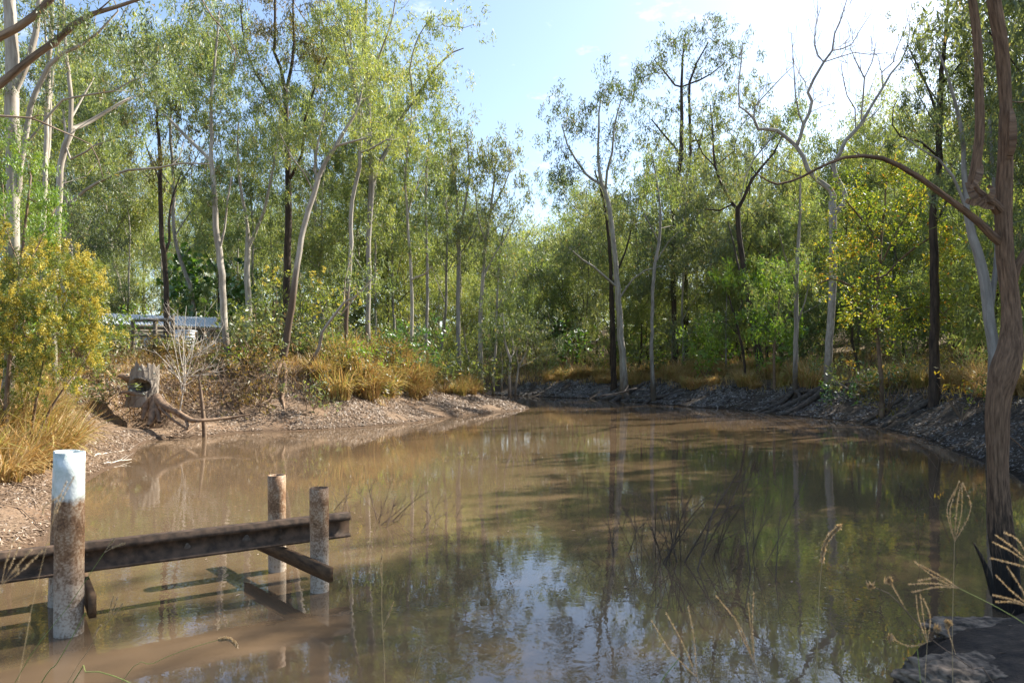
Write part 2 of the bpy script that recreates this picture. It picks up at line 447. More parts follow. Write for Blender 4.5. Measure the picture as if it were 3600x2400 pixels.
mw = n.new('ShaderNodeMix'); mw.data_type = 'RGBA'; mw.blend_type = 'MULTIPLY'
l.new(awt.outputs['Fac'], mw.inputs[0]); l.new(c_all, mw.inputs[6]); mw.inputs[7].default_value = (0.45, 0.42, 0.4, 1)
l.new(mw.outputs[2], p.inputs['Base Color'])
bp = n.new('ShaderNodeBump'); bp.inputs['Strength'].default_value = 0.8; bp.inputs['Distance'].default_value = 0.05
l.new(n3.outputs['Fac'], bp.inputs['Height']); l.new(bp.outputs[0], p.inputs['Normal'])
l.new(p.outputs[0], out.inputs['Surface'])
M['soil'] = m
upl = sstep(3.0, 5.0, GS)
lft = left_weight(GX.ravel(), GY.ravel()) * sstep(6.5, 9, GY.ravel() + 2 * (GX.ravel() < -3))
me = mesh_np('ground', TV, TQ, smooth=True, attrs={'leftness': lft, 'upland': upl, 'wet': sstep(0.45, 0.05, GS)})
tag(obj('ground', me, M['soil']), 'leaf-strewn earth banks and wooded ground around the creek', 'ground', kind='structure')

# water: opaque silt-laden water with a smooth reflecting surface
m, n, l, out = new_mat('muddy_water')
p = n.new('ShaderNodeBsdfPrincipled')
p.inputs['Roughness'].default_value = 0.0
p.inputs['IOR'].default_value = 1.55
tc = n.new('ShaderNodeTexCoord')
q = n.new('ShaderNodeTexNoise'); q.inputs['Scale'].default_value = 0.25; q.inputs['Detail'].default_value = 3
l.new(tc.outputs['Object'], q.inputs['Vector'])
r = ramp(n, [(0.3, (0.105, 0.070, 0.040)), (0.7, (0.132, 0.091, 0.055))]); l.new(q.outputs['Fac'], r.inputs[0])
l.new(r.outputs[0], p.inputs['Base Color'])
mp = n.new('ShaderNodeMapping'); mp.inputs['Scale'].default_value = (1.0, 1.0, 1.0)
l.new(tc.outputs['Object'], mp.inputs['Vector'])
w1 = n.new('ShaderNodeTexNoise'); w1.inputs['Scale'].default_value = 9.0; w1.inputs['Detail'].default_value = 2; w1.inputs['Distortion'].default_value = 0.4
l.new(mp.outputs[0], w1.inputs['Vector'])
w2 = n.new('ShaderNodeTexNoise'); w2.inputs['Scale'].default_value = 0.35; w2.inputs['Detail'].default_value = 2
l.new(tc.outputs['Object'], w2.inputs['Vector'])
mr = n.new('ShaderNodeMapRange'); mr.inputs[1].default_value = 0.38; mr.inputs[2].default_value = 0.62; mr.inputs[3].default_value = 0.25; mr.inputs[4].default_value = 1.0
l.new(w2.outputs['Fac'], mr.inputs[0])
mm = n.new('ShaderNodeMath'); mm.operation = 'MULTIPLY'; l.new(w1.outputs['Fac'], mm.inputs[0]); l.new(mr.outputs[0], mm.inputs[1])
bp = n.new('ShaderNodeBump'); bp.inputs['Strength'].default_value = 1.0; bp.inputs['Distance'].default_value = 0.0012
l.new(mm.outputs[0], bp.inputs['Height']); l.new(bp.outputs[0], p.inputs['Normal'])
l.new(p.outputs[0], out.inputs['Surface'])
M['water'] = m
wv = [(-40, -6, 0), (60, -6, 0), (60, 90, 0), (-40, 90, 0)]
tag(obj('water', mesh_np('water', wv, [[0, 1, 2, 3]]), M['water']), 'still muddy brown creek water with tree reflections', 'water', kind='structure')

# ------------------------------------------------------------------ plants: skeletons, leaves
def grow(trunk, limbs, attract, zmin, r, seg=0.5, jit=0.10, rtip=0.008, expo=2.25, up=0.5, curl=1.0):
    """trunk/limbs: arrays (n,4) of x,y,z,radius.  Returns P, parent, radius, initial count."""
    P, par, R, fixed = [], [], [], []
    for k, q in enumerate(trunk):
        P.append(q[:3]); par.append(k - 1); R.append(q[3]); fixed.append(True)
    nt = len(P)
    for lb in limbs:
        A = np.array(P)
        j = int(np.argmin(((A - lb[0, :3]) ** 2).sum(1)))
        for q in lb[1:]:
            P.append(q[:3]); par.append(j); R.append(q[3]); fixed.append(True); j = len(P) - 1
    n0 = len(P)
    cap = n0 + len(attract) * 40 + 10
    A = np.zeros((cap, 3)); A[:n0] = np.array(P)
    par = list(par)
    ok = np.ones(cap, bool)
    ok[:nt] = A[:nt, 2] > zmin
    if not ok[:n0].any(): ok[n0 - 1] = True
    if len(attract):
        d0 = np.sqrt(((attract[:, None, :] - A[None, :n0][:, ok[:n0]]) ** 2).sum(2)).min(1)
        order = np.argsort(d0)
    else:
        order = []
    c = n0
    for a in attract[order] if len(attract) else []:
        D = a - A[:c]
        d = np.sqrt((D ** 2).sum(1))
        cost = d + 0.9 * np.maximum(0, up * d - D[:, 2]) + np.where(ok[:c], 0, 1e6)
        j = int(np.argmin(cost))
        dj = d[j]
        pj = A[j]
        pd = norm(pj - A[par[j]]) if par[j] >= 0 else np.array([0, 0, 1.0])
        dirv = norm(0.55 * curl * pd + (a - pj) / max(dj, 1e-6) + np.array([0, 0, 0.25 * curl]))
        c1 = pj + dirv * dj * 0.45
        c2 = a - norm(curl * np.array([r.normal(0, .5), r.normal(0, .5), 0.7]) + (1 - curl) * (a - pj) / max(dj, 1e-6)) * dj * 0.25
        ns = int(min(38, max(2, round(dj / seg))))
        t = (np.arange(1, ns + 1) / ns)[:, None]
        pts = (1 - t) ** 3 * pj + 3 * (1 - t) ** 2 * t * c1 + 3 * (1 - t) * t * t * c2 + t ** 3 * a
        pts = pts + r.normal(0, jit * min(1.0, dj * 0.3), (ns, 3)) * np.sin(np.pi * np.clip(t, 0, .93))
        A[c:c + ns] = pts
        par.append(j); par.extend(range(c, c + ns - 1))
        R.extend([0.0] * ns); fixed.extend([False] * ns)
        c += ns
    A = A[:c]
    par = np.array(par); R = np.array(R, float); fixed = np.array(fixed)
    acc = np.zeros(c)
    kids = np.zeros(c, int)
    np.add.at(kids, par[par >= 0], 1)
    for i in range(c - 1, -1, -1):
        if kids[i] == 0: acc[i] += rtip ** expo
        if par[i] >= 0: acc[par[i]] += acc[i] * 1.012
    rr = acc ** (1 / expo)
    R = np.where(fixed, R, rr)
    for i in range(n0, c):
        R[i] = min(R[i], R[par[i]] * 0.9 if par[i] < n0 else R[par[i]])
    return A, par, R, n0

def tube_co(path, V, sides, seed=0):
    al = np.concatenate([[0], np.cumsum(np.linalg.norm(np.diff(path, axis=0), axis=1))]) + (seed % 97) * 3.1
    n_ = len(path)
    rel = V[:n_ * sides].reshape(n_, sides, 3) - path[:, None, :]
    rr = np.linalg.norm(rel, axis=2)
    ang = np.arange(sides) * 2 * math.pi / sides
    co = np.stack([np.cos(ang) * rr, np.sin(ang) * rr, np.repeat(al[:, None], sides, 1)], -1)
    return co.reshape(-1, 3)

def skeleton_mesh(A, par, R, thin=0.03, lump=0.05, seed=0, minr=0.0, ridge=0.0):
    big, small = MB(), MB()
    c = len(A)
    ch = [[] for _ in range(c)]
    for i in range(c):
        if par[i] >= 0: ch[par[i]].append(i)
    starts = [0]
    while starts:
        s = starts.pop()
        chain = [s]
        i = s
        while ch[i]:
            k = max(ch[i], key=lambda q: R[q])
            for o in ch[i]:
                if o != k: starts.append(o)
            chain.append(k); i = k
        pts = A[chain]; rad = R[chain].copy()
        if par[s] >= 0:
            pts = np.vstack([A[par[s]], pts]); rad = np.concatenate([[rad[0] * 1.0], rad])
        if len(pts) < 2: continue
        rad = np.maximum(rad, minr)
        rm = rad[0]
        sides = 12 if rm > 0.14 else 8 if rm > 0.06 else 5 if rm > 0.025 else 3
        if ridge and rm > 0.04:
            q = catmull(np.hstack([pts, rad[:, None]]), 0.05)
            sides = 56 if rm > .07 else 28
            V, Q, T = tube(q[:, :3], q[:, 3], sides, lump=lump, seed=seed + s, ridge=ridge)
            co = tube_co(q[:, :3], V, sides, seed + s)
        else:
            V, Q, T = tube(pts, rad, sides, lump=lump if rm > 0.03 else 0.0, seed=seed + s)
            co = tube_co(pts, V, sides, seed + s)
        (big if rm >= thin else small).add(V, Q, T, co)
    return big, small

def leaf_arrays(C, L, wd, r, droop=0.9, spread=0.6, fold=0.12):
    n_ = len(C)
    a = r.normal(0, spread, (n_, 3)); a[:, 2] -= droop
    a = norm(a)
    s = norm(np.cross(a, r.normal(0, 1, (n_, 3))))
    u = np.cross(a, s)
    ln = L * r.uniform(0.65, 1.3, n_)[:, None]
    ww = wd * r.uniform(0.7, 1.25, n_)[:, None]
    p0 = C - a * ln * 0.5
    V = np.stack([p0, p0 + a * ln * 0.42 + s * ww + u * ww * fold * 2, p0 + a * ln + u * ln * fold, p0 + a * ln * 0.42 - s * ww + u * ww * fold * 2], 1)
    return V.reshape(-1, 3), np.arange(n_ * 4).reshape(-1, 4)

def clump_leaves(cent, nper, sig, L, wd, r, flat=0.8, droop=0.9, spread=0.6, bias=0.0):
    k = len(cent)
    sc_ = r.uniform(0.65, 1.3, k)
    num = np.maximum(3, (nper * sc_ ** 1.5 * r.uniform(0.5, 1.4, k)).astype(int))
    idx = np.repeat(np.arange(k), num)
    off = r.normal(0, 1, (len(idx), 3)) * np.array([1, 1, flat]) * sig * sc_[idx][:, None]
    C = cent[idx] + off
    # leaves hang in short sprays: pull them towards a few sub-centres
    ns_ = 7
    sub = r.integers(0, ns_, len(idx)) + idx * ns_
    sc2 = r.normal(0, 1, (k * ns_, 3)) * np.array([1, 1, flat]) * sig * np.repeat(sc_, ns_)[:, None]
    C = cent[idx] + sc2[sub] + off * np.array([0.22, 0.22, 0.42])
    V, Q = leaf_arrays(C, L, wd, r, droop, spread)
    tint = np.clip(r.normal(0.45 + bias, 0.17, len(idx)) + r.normal(0, 0.13, k)[idx], 0, 0.97)
    tint = np.where(r.random(len(idx)) < 0.025, 1.0, tint)
    return V, Q, tint

def in_ellipsoid(c, rad, k, r, shell=2.0):
    d = norm(r.normal(0, 1, (k, 3)))
    u = r.random((k, 1)) ** (1 / (1 + shell))
    return np.asarray(c) + d * u * np.asarray(rad)

def px_path(pts, Y, r, base_xy=None, wob=0.0, dy=0.0):
    """pixel polyline (px, py, width_px) at depth Y -> (n,4) x,y,z,radius"""
    out_ = []
    k = len(pts)
    for i, (px, py, wpx) in enumerate(pts):
        Yi = Y + dy * i / max(1, k - 1)
        q = at(px, py, Yi)
        out_.append([q[0], q[1], q[2], 0.5 * wpx / F * Yi])
    return np.array(out_)

N_TREE = [0]
DENS, NLEAF = 1.65, 2.5
def tree(name, label, Y, trunk, limbs=(), crown=(), bark='bark_pale', leaf='gum', dens=1.0, nleaf=105, group=None, cat='tree', seed=None,
         lsize=1.0, sig=1.0, droop=0.9, up=0.5, rtip=1.0, roots=0, root_mat='root', extra=None, flare=1.35, zfrac=0.3, minpx=1.7, lean=0.0, wide=0.2, bias=0.0, spread=0.6, ridge=0.0):
    N_TREE[0] += 1
    r = np.random.default_rng(1000 + N_TREE[0] * 7 if seed is None else seed)
    T = px_path(trunk, Y, r, dy=lean)
    bx, by = T[0, 0], T[0, 1]
    gz = hz(bx, by)
    # run the trunk down into the ground under its lowest pixel
    if T[0, 2] > gz + 0.15:
        f = np.array([[bx, by, gz - 0.25, T[0, 3] * flare]])
        T = np.vstack([f, T])
    else:
        T[0, 2] = gz - 0.25; T[0, 3] *= flare
    s = Y / 25.0
    step = 0.42 * max(0.8, s)
    T = catmull(T, step)
    T[2:, :2] += r.normal(0, 0.012 * s, (len(T) - 2, 2))
    LB = []
    for lb in limbs:
        q = px_path(lb, Y, r, dy=r.normal(0, 0.10) * Y * 0.3)
        LB.append(catmull(q, step))
    sg = 0.40 * s * sig
    cent = []
    for (cx, cy_, rx, ry, *dd) in crown:
        d_ = dd[0] if dd else 1.0
        c = at(cx, cy_, Y + r.normal(0, 0.02) * Y)
        R3 = np.array([rx, rx * 0.95, ry]) / F * Y
        k = max(3, int(DENS * dens * d_ * R3[0] * R3[2] / (1.25 * sg) ** 2))
        cent.append(in_ellipsoid(c, R3, k, r))
    cent = np.vstack(cent) if cent else np.zeros((0, 3))
    cent = cent[cent[:, 2] > gz + 0.4] if len(cent) else cent
    root = empty(name, (bx, by, gz))
    org = np.array([bx, by, gz])
    zmin = gz + zfrac * (T[-1, 2] - gz)
    A, par, R, n0 = grow(T, LB, cent, zmin, r, seg=0.5 * max(0.8, s), jit=0.11 * s, rtip=0.0085 * s * rtip, up=up)
    big, small = skeleton_mesh(A, par, R, thin=0.03 * s, seed=N_TREE[0] * 31, minr=0.5 * minpx / 2400 * Y, ridge=ridge)
    if roots:
        for k in range(roots):
            a = r.uniform(0, 6.283)
            ln = r.uniform(1.0, 2.6) * T[0, 3] / 0.14
            pts = []
            x, y = bx, by
            for q in range(9):
                z = hz(x, y)
                pts.append([x, y, z + (0.25 * math.exp(-q * 0.9) + 0.02), 0.5 * T[0, 3] * (1 - q / 9.5)])
                a += r.normal(0, 0.25)
                x += math.cos(a) * ln / 8; y += math.sin(a) * ln / 8
            pts = np.array(pts)
            rb = MB(); rb.add(*tube(pts[:, :3], pts[:, 3], 6, lump=0.08, seed=k))
            obj('root', rb.mesh('root', origin=org), M[root_mat], root)
    obj('trunk', big.mesh('trunk', origin=org), M[bark], root)
    if not small.empty():
        obj('branches', small.mesh('branches', origin=org), M[bark], root)['kind'] = 'stuff'
    if len(cent) and nleaf:
        V, Q, tint = clump_leaves(cent, nleaf * NLEAF, sg, 0.0066 * Y * lsize, 0.0066 * Y * lsize * wide * 0.5, r, droop=droop, bias=bias, spread=spread)
        obj('crown', mesh_np('crown', V - org, Q, tint=tint), M[leaf], root)
    if extra: extra(root, org, r, cent, sg)
    tag(root, label, cat, group)
    return root

def copy_tree(src, loc, rz, scl, label=None, group=None):
    o = src.copy(); col.objects.link(o)
    o.location = loc; o.rotation_euler = (0, 0, rz); o.scale = scl
    if label: o['label'] = label
    if group: o['group'] = group
    for c in src.children:
        k = c.copy(); col.objects.link(k); k.parent = o
    return o
#PART2
# ------------------------------------------------------------------ trees of the left bank
tree('gum_tree', 'pale thick-trunked gum at the far left edge behind the golden wattle', 13.5,
     [(22, 1420, 42), (34, 1290, 34), (46, 1100, 33), (50, 900, 34), (46, 600, 40), (42, 350, 42), (38, 120, 40), (30, -80, 36), (25, -350, 28), (40, -600, 18)],
     limbs=[[(62, 720, 30), (68, 600, 17), (85, 510, 18), (105, 380, 17), (125, 325, 17), (170, 232, 16), (215, 190, 14), (285, 158, 10), (345, 115, 8), (415, 40, 6)],
            [(52, 320, 30), (80, 262, 20), (105, 200, 20), (125, 120, 19), (140, -20, 16), (160, -200, 12)],
            [(90, 480, 14), (130, 460, 9), (220, 350, 8), (300, 335, 7), (400, 320, 6), (470, 280, 4)]],
     crown=[(170, -260, 260, 160, 0.6), (330, 130, 170, 100, 0.5), (90, 330, 110, 90, 0.35), (420, 250, 120, 70, 0.6)], bark='bark_pale', leaf='gum_dark', nleaf=90, roots=3)
tree('gum_tree', 'twin-stemmed pale gum just right of the thick far-left trunk', 21,
     [(150, 1170, 20), (153, 800, 17), (160, 560, 16), (168, 300, 15), (182, 60, 13), (195, -150, 10), (205, -350, 6)],
     limbs=[[(158, 600, 14), (172, 520, 10), (176, 330, 9), (160, 120, 8), (150, -60, 6)]],
     crown=[(200, 40, 130, 130, 0.8), (110, 240, 90, 90, 0.7), (230, -250, 150, 150, 0.6), (60, 520, 70, 110, 0.6)], bark='bark_pale', leaf='gum_dark')
tree('gum_tree', 'pale gum with a thick bough curving out to the right in the upper left', 20,
     [(190, 1180, 22), (200, 900, 20), (208, 700, 19), (215, 570, 20), (228, 510, 21), (245, 470, 21), (249, 420, 15), (250, 350, 14), (245, 290, 13), (232, 190, 10), (222, 60, 8), (230, -80, 6)],
     limbs=[[(245, 470, 20), (258, 452, 18), (280, 444, 17), (320, 425, 15), (370, 395, 13), (430, 358, 10), (460, 343, 7)],
            [(248, 420, 11), (270, 380, 8), (292, 340, 7), (330, 275, 5)],
            [(222, 530, 12), (248, 560, 8), (300, 535, 7), (330, 512, 5)]],
     crown=[(460, 240, 150, 120, 1.0), (270, 130, 130, 120, 0.8), (430, 430, 130, 70, 0.7), (330, 560, 90, 80, 0.7), (560, 350, 80, 70, .7)], bark='bark_pale', leaf='gum')
tree('gum_tree', 'gum sending one long white horizontal bough to the right below the curved bough', 24,
     [(225, 1190, 18), (222, 900, 16), (228, 745, 15), (225, 620, 12), (232, 500, 9), (222, 380, 6)],
     limbs=[[(228, 745, 13), (262, 700, 11), (300, 668, 11), (345, 640, 11), (405, 612, 10), (450, 598, 9), (560, 590, 7), (640, 574, 6), (740, 578, 4)],
            [(600, 585, 6), (630, 555, 4), (645, 500, 3)]],
     crown=[(320, 780, 120, 120, 1.2), (250, 640, 90, 90, 0.8), (430, 700, 90, 70, 0.7), (200, 430, 90, 90, .6)], bark='bark_pale', leaf='gum_dark')
tree('gum_tree', 'slim tree with a dark brown forked trunk rising in front of the shed roof', 29,
     [(586, 1200, 20), (585, 1100, 19), (582, 950, 17), (570, 850, 16), (565, 740, 15), (563, 600, 13), (558, 480, 11), (552, 380, 8), (548, 280, 5)],
     limbs=[[(580, 900, 12), (596, 850, 9), (594, 780, 8), (608, 690, 7), (640, 600, 4)], [(566, 640, 8), (530, 560, 5), (500, 470, 4)]],
     crown=[(560, 330, 110, 110, 0.7), (510, 500, 90, 90, 0.5), (640, 620, 80, 80, 0.5), (660, 480, 80, 70, 0.5)], bark='bark_dark', leaf='gum_brown')
tree('gum_tree', 'white-trunked gum forking low beside the right end of the shed', 26.5,
     [(808, 1330, 26), (802, 1267, 23), (795, 1205, 23), (786, 1094, 23), (775, 925, 22), (760, 800, 20), (753, 680, 18), (746, 600, 17), (740, 566, 17), (745, 480, 12), (742, 350, 10), (758, 200, 8), (770, 40, 6)],
     limbs=[[(740, 568, 15), (722, 545, 13), (690, 515, 12), (652, 478, 12), (615, 440, 10), (575, 400, 9), (550, 368, 7), (545, 310, 6), (560, 220, 4)],
            [(770, 880, 11), (790, 800, 8), (800, 700, 7), (815, 620, 5)]],
     crown=[(770, 120, 150, 140, 1.0), (640, 300, 110, 110, .9), (850, 400, 110, 120, .9), (790, 610, 90, 90, .8), (560, 150, 100, 100, .8), (690, 690, 60, 60, .5)],
     bark='bark_pale', leaf='gum', roots=6)
tree('gum_tree', 'pale gum forking into a narrow V behind the right end of the shed', 31,
     [(880, 1260, 22), (874, 1090, 21), (868, 954, 20), (872, 877, 20), (868, 790, 12), (850, 690, 10), (835, 560, 8), (838, 430, 5)],
     limbs=[[(876, 880, 14), (898, 815, 11), (927, 745, 10), (950, 640, 8), (972, 520, 6), (985, 400, 4)]],
     crown=[(900, 500, 120, 120, 1), (840, 730, 80, 70, .8), (985, 400, 90, 110, 1), (900, 250, 110, 110, .8), (960, 640, 60, 60, .6)], bark='bark_pale', leaf='gum')
tree('gum_tree', 'tall near-black ironbark with upright dark limbs behind the leaning trunk', 33,
     [(1004, 1240, 26), (1006, 1100, 24), (1010, 900, 23), (1014, 760, 23), (1014, 638, 21), (1010, 480, 18), (1004, 330, 15), (985, 240, 11), (965, 180, 10), (968, 50, 8), (960, -120, 6)],
     limbs=[[(1004, 325, 13), (1022, 250, 11), (1034, 150, 9), (1030, 20, 7), (1050, -120, 5)], [(1012, 420, 12), (960, 340, 9), (905, 270, 8), (860, 150, 6), (845, 20, 4)],
            [(1014, 640, 14), (1062, 540, 10), (1072, 420, 8), (1110, 300, 6), (1150, 200, 4)]],
     crown=[(960, 40, 130, 110, .8), (1060, 130, 110, 140, .8), (880, 160, 80, 100, .5), (1120, 260, 80, 90, .5), (1000, -120, 160, 90, .7), (930, 330, 70, 70, .4)], bark='bark_dark', leaf='gum_brown')
tree('gum_tree', 'gum with a long trunk leaning right from the crest of the bank', 27,
     [(982, 1335, 34), (990, 1280, 27), (1004, 1209, 25), (1024, 1082, 23), (1045, 929, 21), (1065, 801, 19), (1085, 735, 19), (1106, 679, 18), (1118, 622, 17), (1147, 566, 15), (1178, 515, 13), (1208, 464, 11), (1250, 400, 8), (1275, 300, 5)],
     limbs=[[(1116, 630, 9), (1104, 600, 8), (1112, 540, 7), (1128, 450, 6), (1150, 360, 4)], [(1178, 515, 9), (1230, 500, 7), (1290, 485, 5)], [(1108, 660, 8), (1070, 610, 6), (1020, 545, 5), (985, 470, 4)]],
     crown=[(1190, 330, 110, 110, .9), (1270, 450, 90, 80, .9), (1110, 450, 90, 90, .7), (1010, 500, 80, 80, .6), (1290, 250, 80, 90, .9)], bark='bark_pale_tall', leaf='gum_gold', roots=7)
tree('sapling', 'thin white crooked sapling bending far right over the tawny grass', 27,
     [(1052, 1358, 14), (1072, 1310, 13), (1096, 1275, 13), (1121, 1224, 12), (1131, 1168, 11), (1157, 1132, 11), (1182, 1097, 10), (1208, 1066, 9), (1259, 1035, 6), (1295, 1000, 4)],
     limbs=[[(1182, 1097, 7), (1200, 1105, 6), (1215, 1085, 5), (1260, 1030, 4), (1330, 960, 3)], [(1208, 1066, 5), (1215, 980, 3.5), (1235, 900, 2.5)]],
     crown=[(1330, 960, 60, 60, .5), (1250, 920, 60, 70, .5)], bark='bark_pale', leaf='gum', nleaf=60)
tree('gum_tree', 'slender white gum with a brown-stockinged base right of the leaning trunk', 30,
     [(1214, 1290, 17), (1217, 1220, 15), (1222, 1035, 14), (1228, 964, 13), (1236, 852, 14), (1233, 750, 14), (1246, 663, 14), (1264, 587, 13), (1268, 485, 12), (1262, 380, 9), (1240, 250, 7), (1230, 100, 5)],
     limbs=[[(1266, 540, 8), (1310, 520, 7), (1360, 490, 5)], [(1262, 400, 7), (1300, 300, 6), (1330, 190, 4)]],
     crown=[(1230, 130, 120, 120, .9), (1330, 260, 100, 110, .9), (1180, 260, 80, 90, .8), (1350, 470, 80, 70, .8)], bark='bark_pale_tall', leaf='gum_gold')
tree('gum_tree', 'tallest left-hand gum whose bare limb reaches out into the open sky', 33,
     [(1298, 1290, 17), (1292, 1107, 16), (1297, 995, 16), (1295, 852, 17), (1302, 750, 19), (1306, 660, 22), (1304, 560, 21), (1296, 420, 18), (1290, 300, 16), (1280, 150, 13), (1290, 0, 10), (1310, -180, 7)],
     limbs=[[(1306, 640, 15), (1322, 600, 17), (1332, 575, 17), (1356, 536, 15), (1372, 495, 14), (1397, 434, 12), (1453, 357, 10), (1500, 286, 9), (1545, 225, 7), (1590, 185, 5), (1630, 170, 3)],
            [(1372, 480, 9), (1420, 430, 7), (1460, 410, 5)], [(1460, 340, 6), (1440, 250, 5), (1470, 130, 4), (1520, 60, 3)],
            [(1300, 480, 12), (1250, 330, 10), (1215, 170, 8), (1180, 60, 6), (1110, -20, 4)], [(1292, 300, 10), (1340, 180, 8), (1380, 60, 6), (1400, -80, 4)]],
     crown=[(1270, 80, 170, 150, 1.0), (1340, 300, 150, 120, 1.0), (1420, 50, 110, 90, .8), (1585, 100, 85, 90, .8), (1550, 200, 70, 60, .6), (1530, 290, 40, 30, .5), (1400, 480, 120, 80, .9), (1240, 560, 100, 80, .9), (1300, 740, 90, 100, .9)],
     bark='bark_grey', leaf='gum_gold', nleaf=110)
tree('gum_tree', 'straight grey gum behind the tawny grass with a side bough at mid height', 36,
     [(1447, 1200, 13), (1447, 1090, 13), (1446, 985, 12), (1440, 870, 11), (1432, 760, 10), (1425, 620, 8), (1440, 480, 6), (1450, 380, 4)],
     limbs=[[(1447, 1000, 9), (1462, 975, 8), (1490, 965, 7), (1520, 935, 4)], [(1430, 740, 6), (1470, 640, 5), (1500, 560, 3)]],
     crown=[(1440, 500, 110, 110, 1), (1420, 740, 90, 110, .9), (1390, 620, 80, 80, .8), (1480, 880, 60, 60, .6), (1470, 400, 80, 70, .9)], bark='bark_pale', leaf='gum')
tree('gum_tree', 'thin dead-straight gum trunk without low branches above the dark green bush', 38,
     [(1500, 1160, 12), (1502, 1000, 11), (1500, 850, 10), (1496, 720, 9), (1500, 600, 7), (1508, 470, 5)], limbs=[[(1498, 760, 5), (1530, 680, 4), (1560, 620, 3)]],
     crown=[(1510, 470, 90, 100, 1), (1500, 680, 80, 100, .8), (1550, 600, 70, 80, .8)], bark='bark_grey', leaf='gum')
tree('gum_tree', 'grey gum with upswept twin limbs right of the straight thin trunk', 42,
     [(1612, 1230, 16), (1611, 1100, 15), (1612, 950, 14), (1612, 800, 13), (1605, 680, 10), (1590, 560, 8), (1580, 450, 5)], limbs=[[(1612, 830, 9), (1635, 720, 8), (1650, 600, 6), (1640, 480, 4)], [(1612, 900, 6), (1660, 830, 5), (1690, 770, 3)]],
     crown=[(1590, 500, 90, 90, 1), (1650, 540, 90, 90, 1), (1570, 720, 90, 110, .9), (1650, 760, 80, 90, .8), (1600, 900, 70, 70, .6)], bark='bark_grey', leaf='gum_grey')
tree('gum_tree', 'grey gum with a leaning white stem nearest the sky gap on the left side', 42,
     [(1688, 1230, 16), (1689, 1150, 15), (1691, 1060, 14), (1698, 980, 13), (1708, 852, 12), (1723, 750, 10), (1735, 640, 7), (1745, 540, 4)],
     limbs=[[(1698, 980, 8), (1735, 900, 6), (1780, 830, 5), (1810, 760, 3)], [(1708, 860, 6), (1680, 760, 5), (1670, 650, 3)], [(1723, 750, 6), (1770, 660, 5), (1800, 580, 3)]],
     crown=[(1740, 530, 80, 80, .9), (1800, 570, 65, 75, .8), (1810, 680, 55, 70, .6), (1680, 600, 70, 90, .8), (1740, 760, 80, 70, .7), (1670, 760, 60, 70, .7)], bark='bark_pale', leaf='gum_grey')
tree('gum_tree', 'slim young gum at the end of the left point with drooping outer foliage', 44,
     [(1735, 1330, 11), (1740, 1260, 10), (1749, 1056, 8), (1756, 920, 6), (1770, 800, 4)], limbs=[[(1748, 1080, 5), (1790, 1000, 4), (1830, 930, 3)]],
     crown=[(1780, 900, 70, 90, .9), (1830, 960, 60, 70, .8), (1730, 1010, 60, 70, .8), (1800, 1050, 70, 60, .8)], bark='bark_pale', leaf='gum')
tree('small_tree', 'small crooked white-stemmed tree at the water on the tip of the left point', 40,
     [(1792, 1372, 12), (1792, 1320, 11), (1793, 1262, 10), (1786, 1240, 9), (1775, 1200, 7), (1772, 1150, 5), (1768, 1100, 3)], limbs=[[(1793, 1265, 8), (1806, 1240, 6), (1802, 1200, 5), (1790, 1150, 4)]],
     crown=[(1790, 1100, 70, 70, .8), (1760, 1150, 50, 50, .7)], bark='bark_pale', leaf='gum', roots=3, root_mat='root_dark')
tree('small_tree', 'small pale-leaved tree drooping over the channel beyond the left point', 42,
     [(1812, 1372, 9), (1818, 1330, 8), (1824, 1290, 7), (1850, 1240, 5), (1880, 1200, 4)], limbs=[[(1824, 1290, 5), (1815, 1240, 4), (1830, 1190, 3)]],
     crown=[(1890, 1205, 75, 50, 1.1), (1840, 1180, 60, 50, .9), (1925, 1250, 40, 35, .8)], bark='bark_pale', leaf='gum_grey', zfrac=0.1)

# ------------------------------------------------------------------ trees of the far and right bank
tree('gum_tree', 'pale mottled gum with spreading limbs, the foremost trunk on the far bank', 49,
     [(2194, 1352, 30), (2190, 1280, 24), (2182, 1184, 22), (2174, 1056, 20), (2164, 929, 18), (2159, 852, 17), (2151, 790, 17), (2140, 720, 16), (2127, 673, 15), (2113, 648, 14), (2104, 560, 9), (2104, 450, 7), (2110, 350, 4)],
     limbs=[[(2113, 648, 11), (2085, 632, 9), (2060, 612, 9), (2024, 561, 8), (1995, 510, 6), (1975, 440, 4)], [(2125, 660, 10), (2134, 602, 9), (2152, 536, 8), (2160, 440, 6), (2185, 350, 4)],
            [(2160, 1012, 9), (2123, 969, 8), (2082, 934, 7), (2047, 913, 6), (2000, 870, 4)], [(2184, 1045, 8), (2200, 1015, 7), (2225, 980, 6), (2271, 949, 5), (2312, 939, 3)]],
     crown=[(1968, 380, 30, 55, .7), (2010, 500, 60, 60, .8), (2090, 350, 70, 80, 1.0), (2180, 350, 65, 75, 1.0), (2060, 450, 70, 70, .9), (2150, 470, 70, 70, .9), (2000, 640, 60, 60, .7), (2200, 620, 70, 70, .6), (2010, 850, 70, 50, .5), (2310, 900, 60, 40, .5)],
     bark='bark_pale', leaf='gum_dark', roots=6, root_mat='root_dark', nleaf=95)
tree('gum_tree', 'thick dark trunk close behind the pale mottled gum on the far bank', 53,
     [(2158, 1330, 20), (2156, 1200, 18), (2150, 1020, 15), (2140, 850, 12), (2120, 700, 8), (2090, 600, 5)], limbs=[[(2150, 1000, 7), (2200, 880, 6), (2230, 760, 4)]],
     crown=[(2090, 700, 90, 80, .8), (2200, 740, 80, 80, .8), (2060, 820, 70, 60, .6)], bark='bark_dark', leaf='gum_grey')
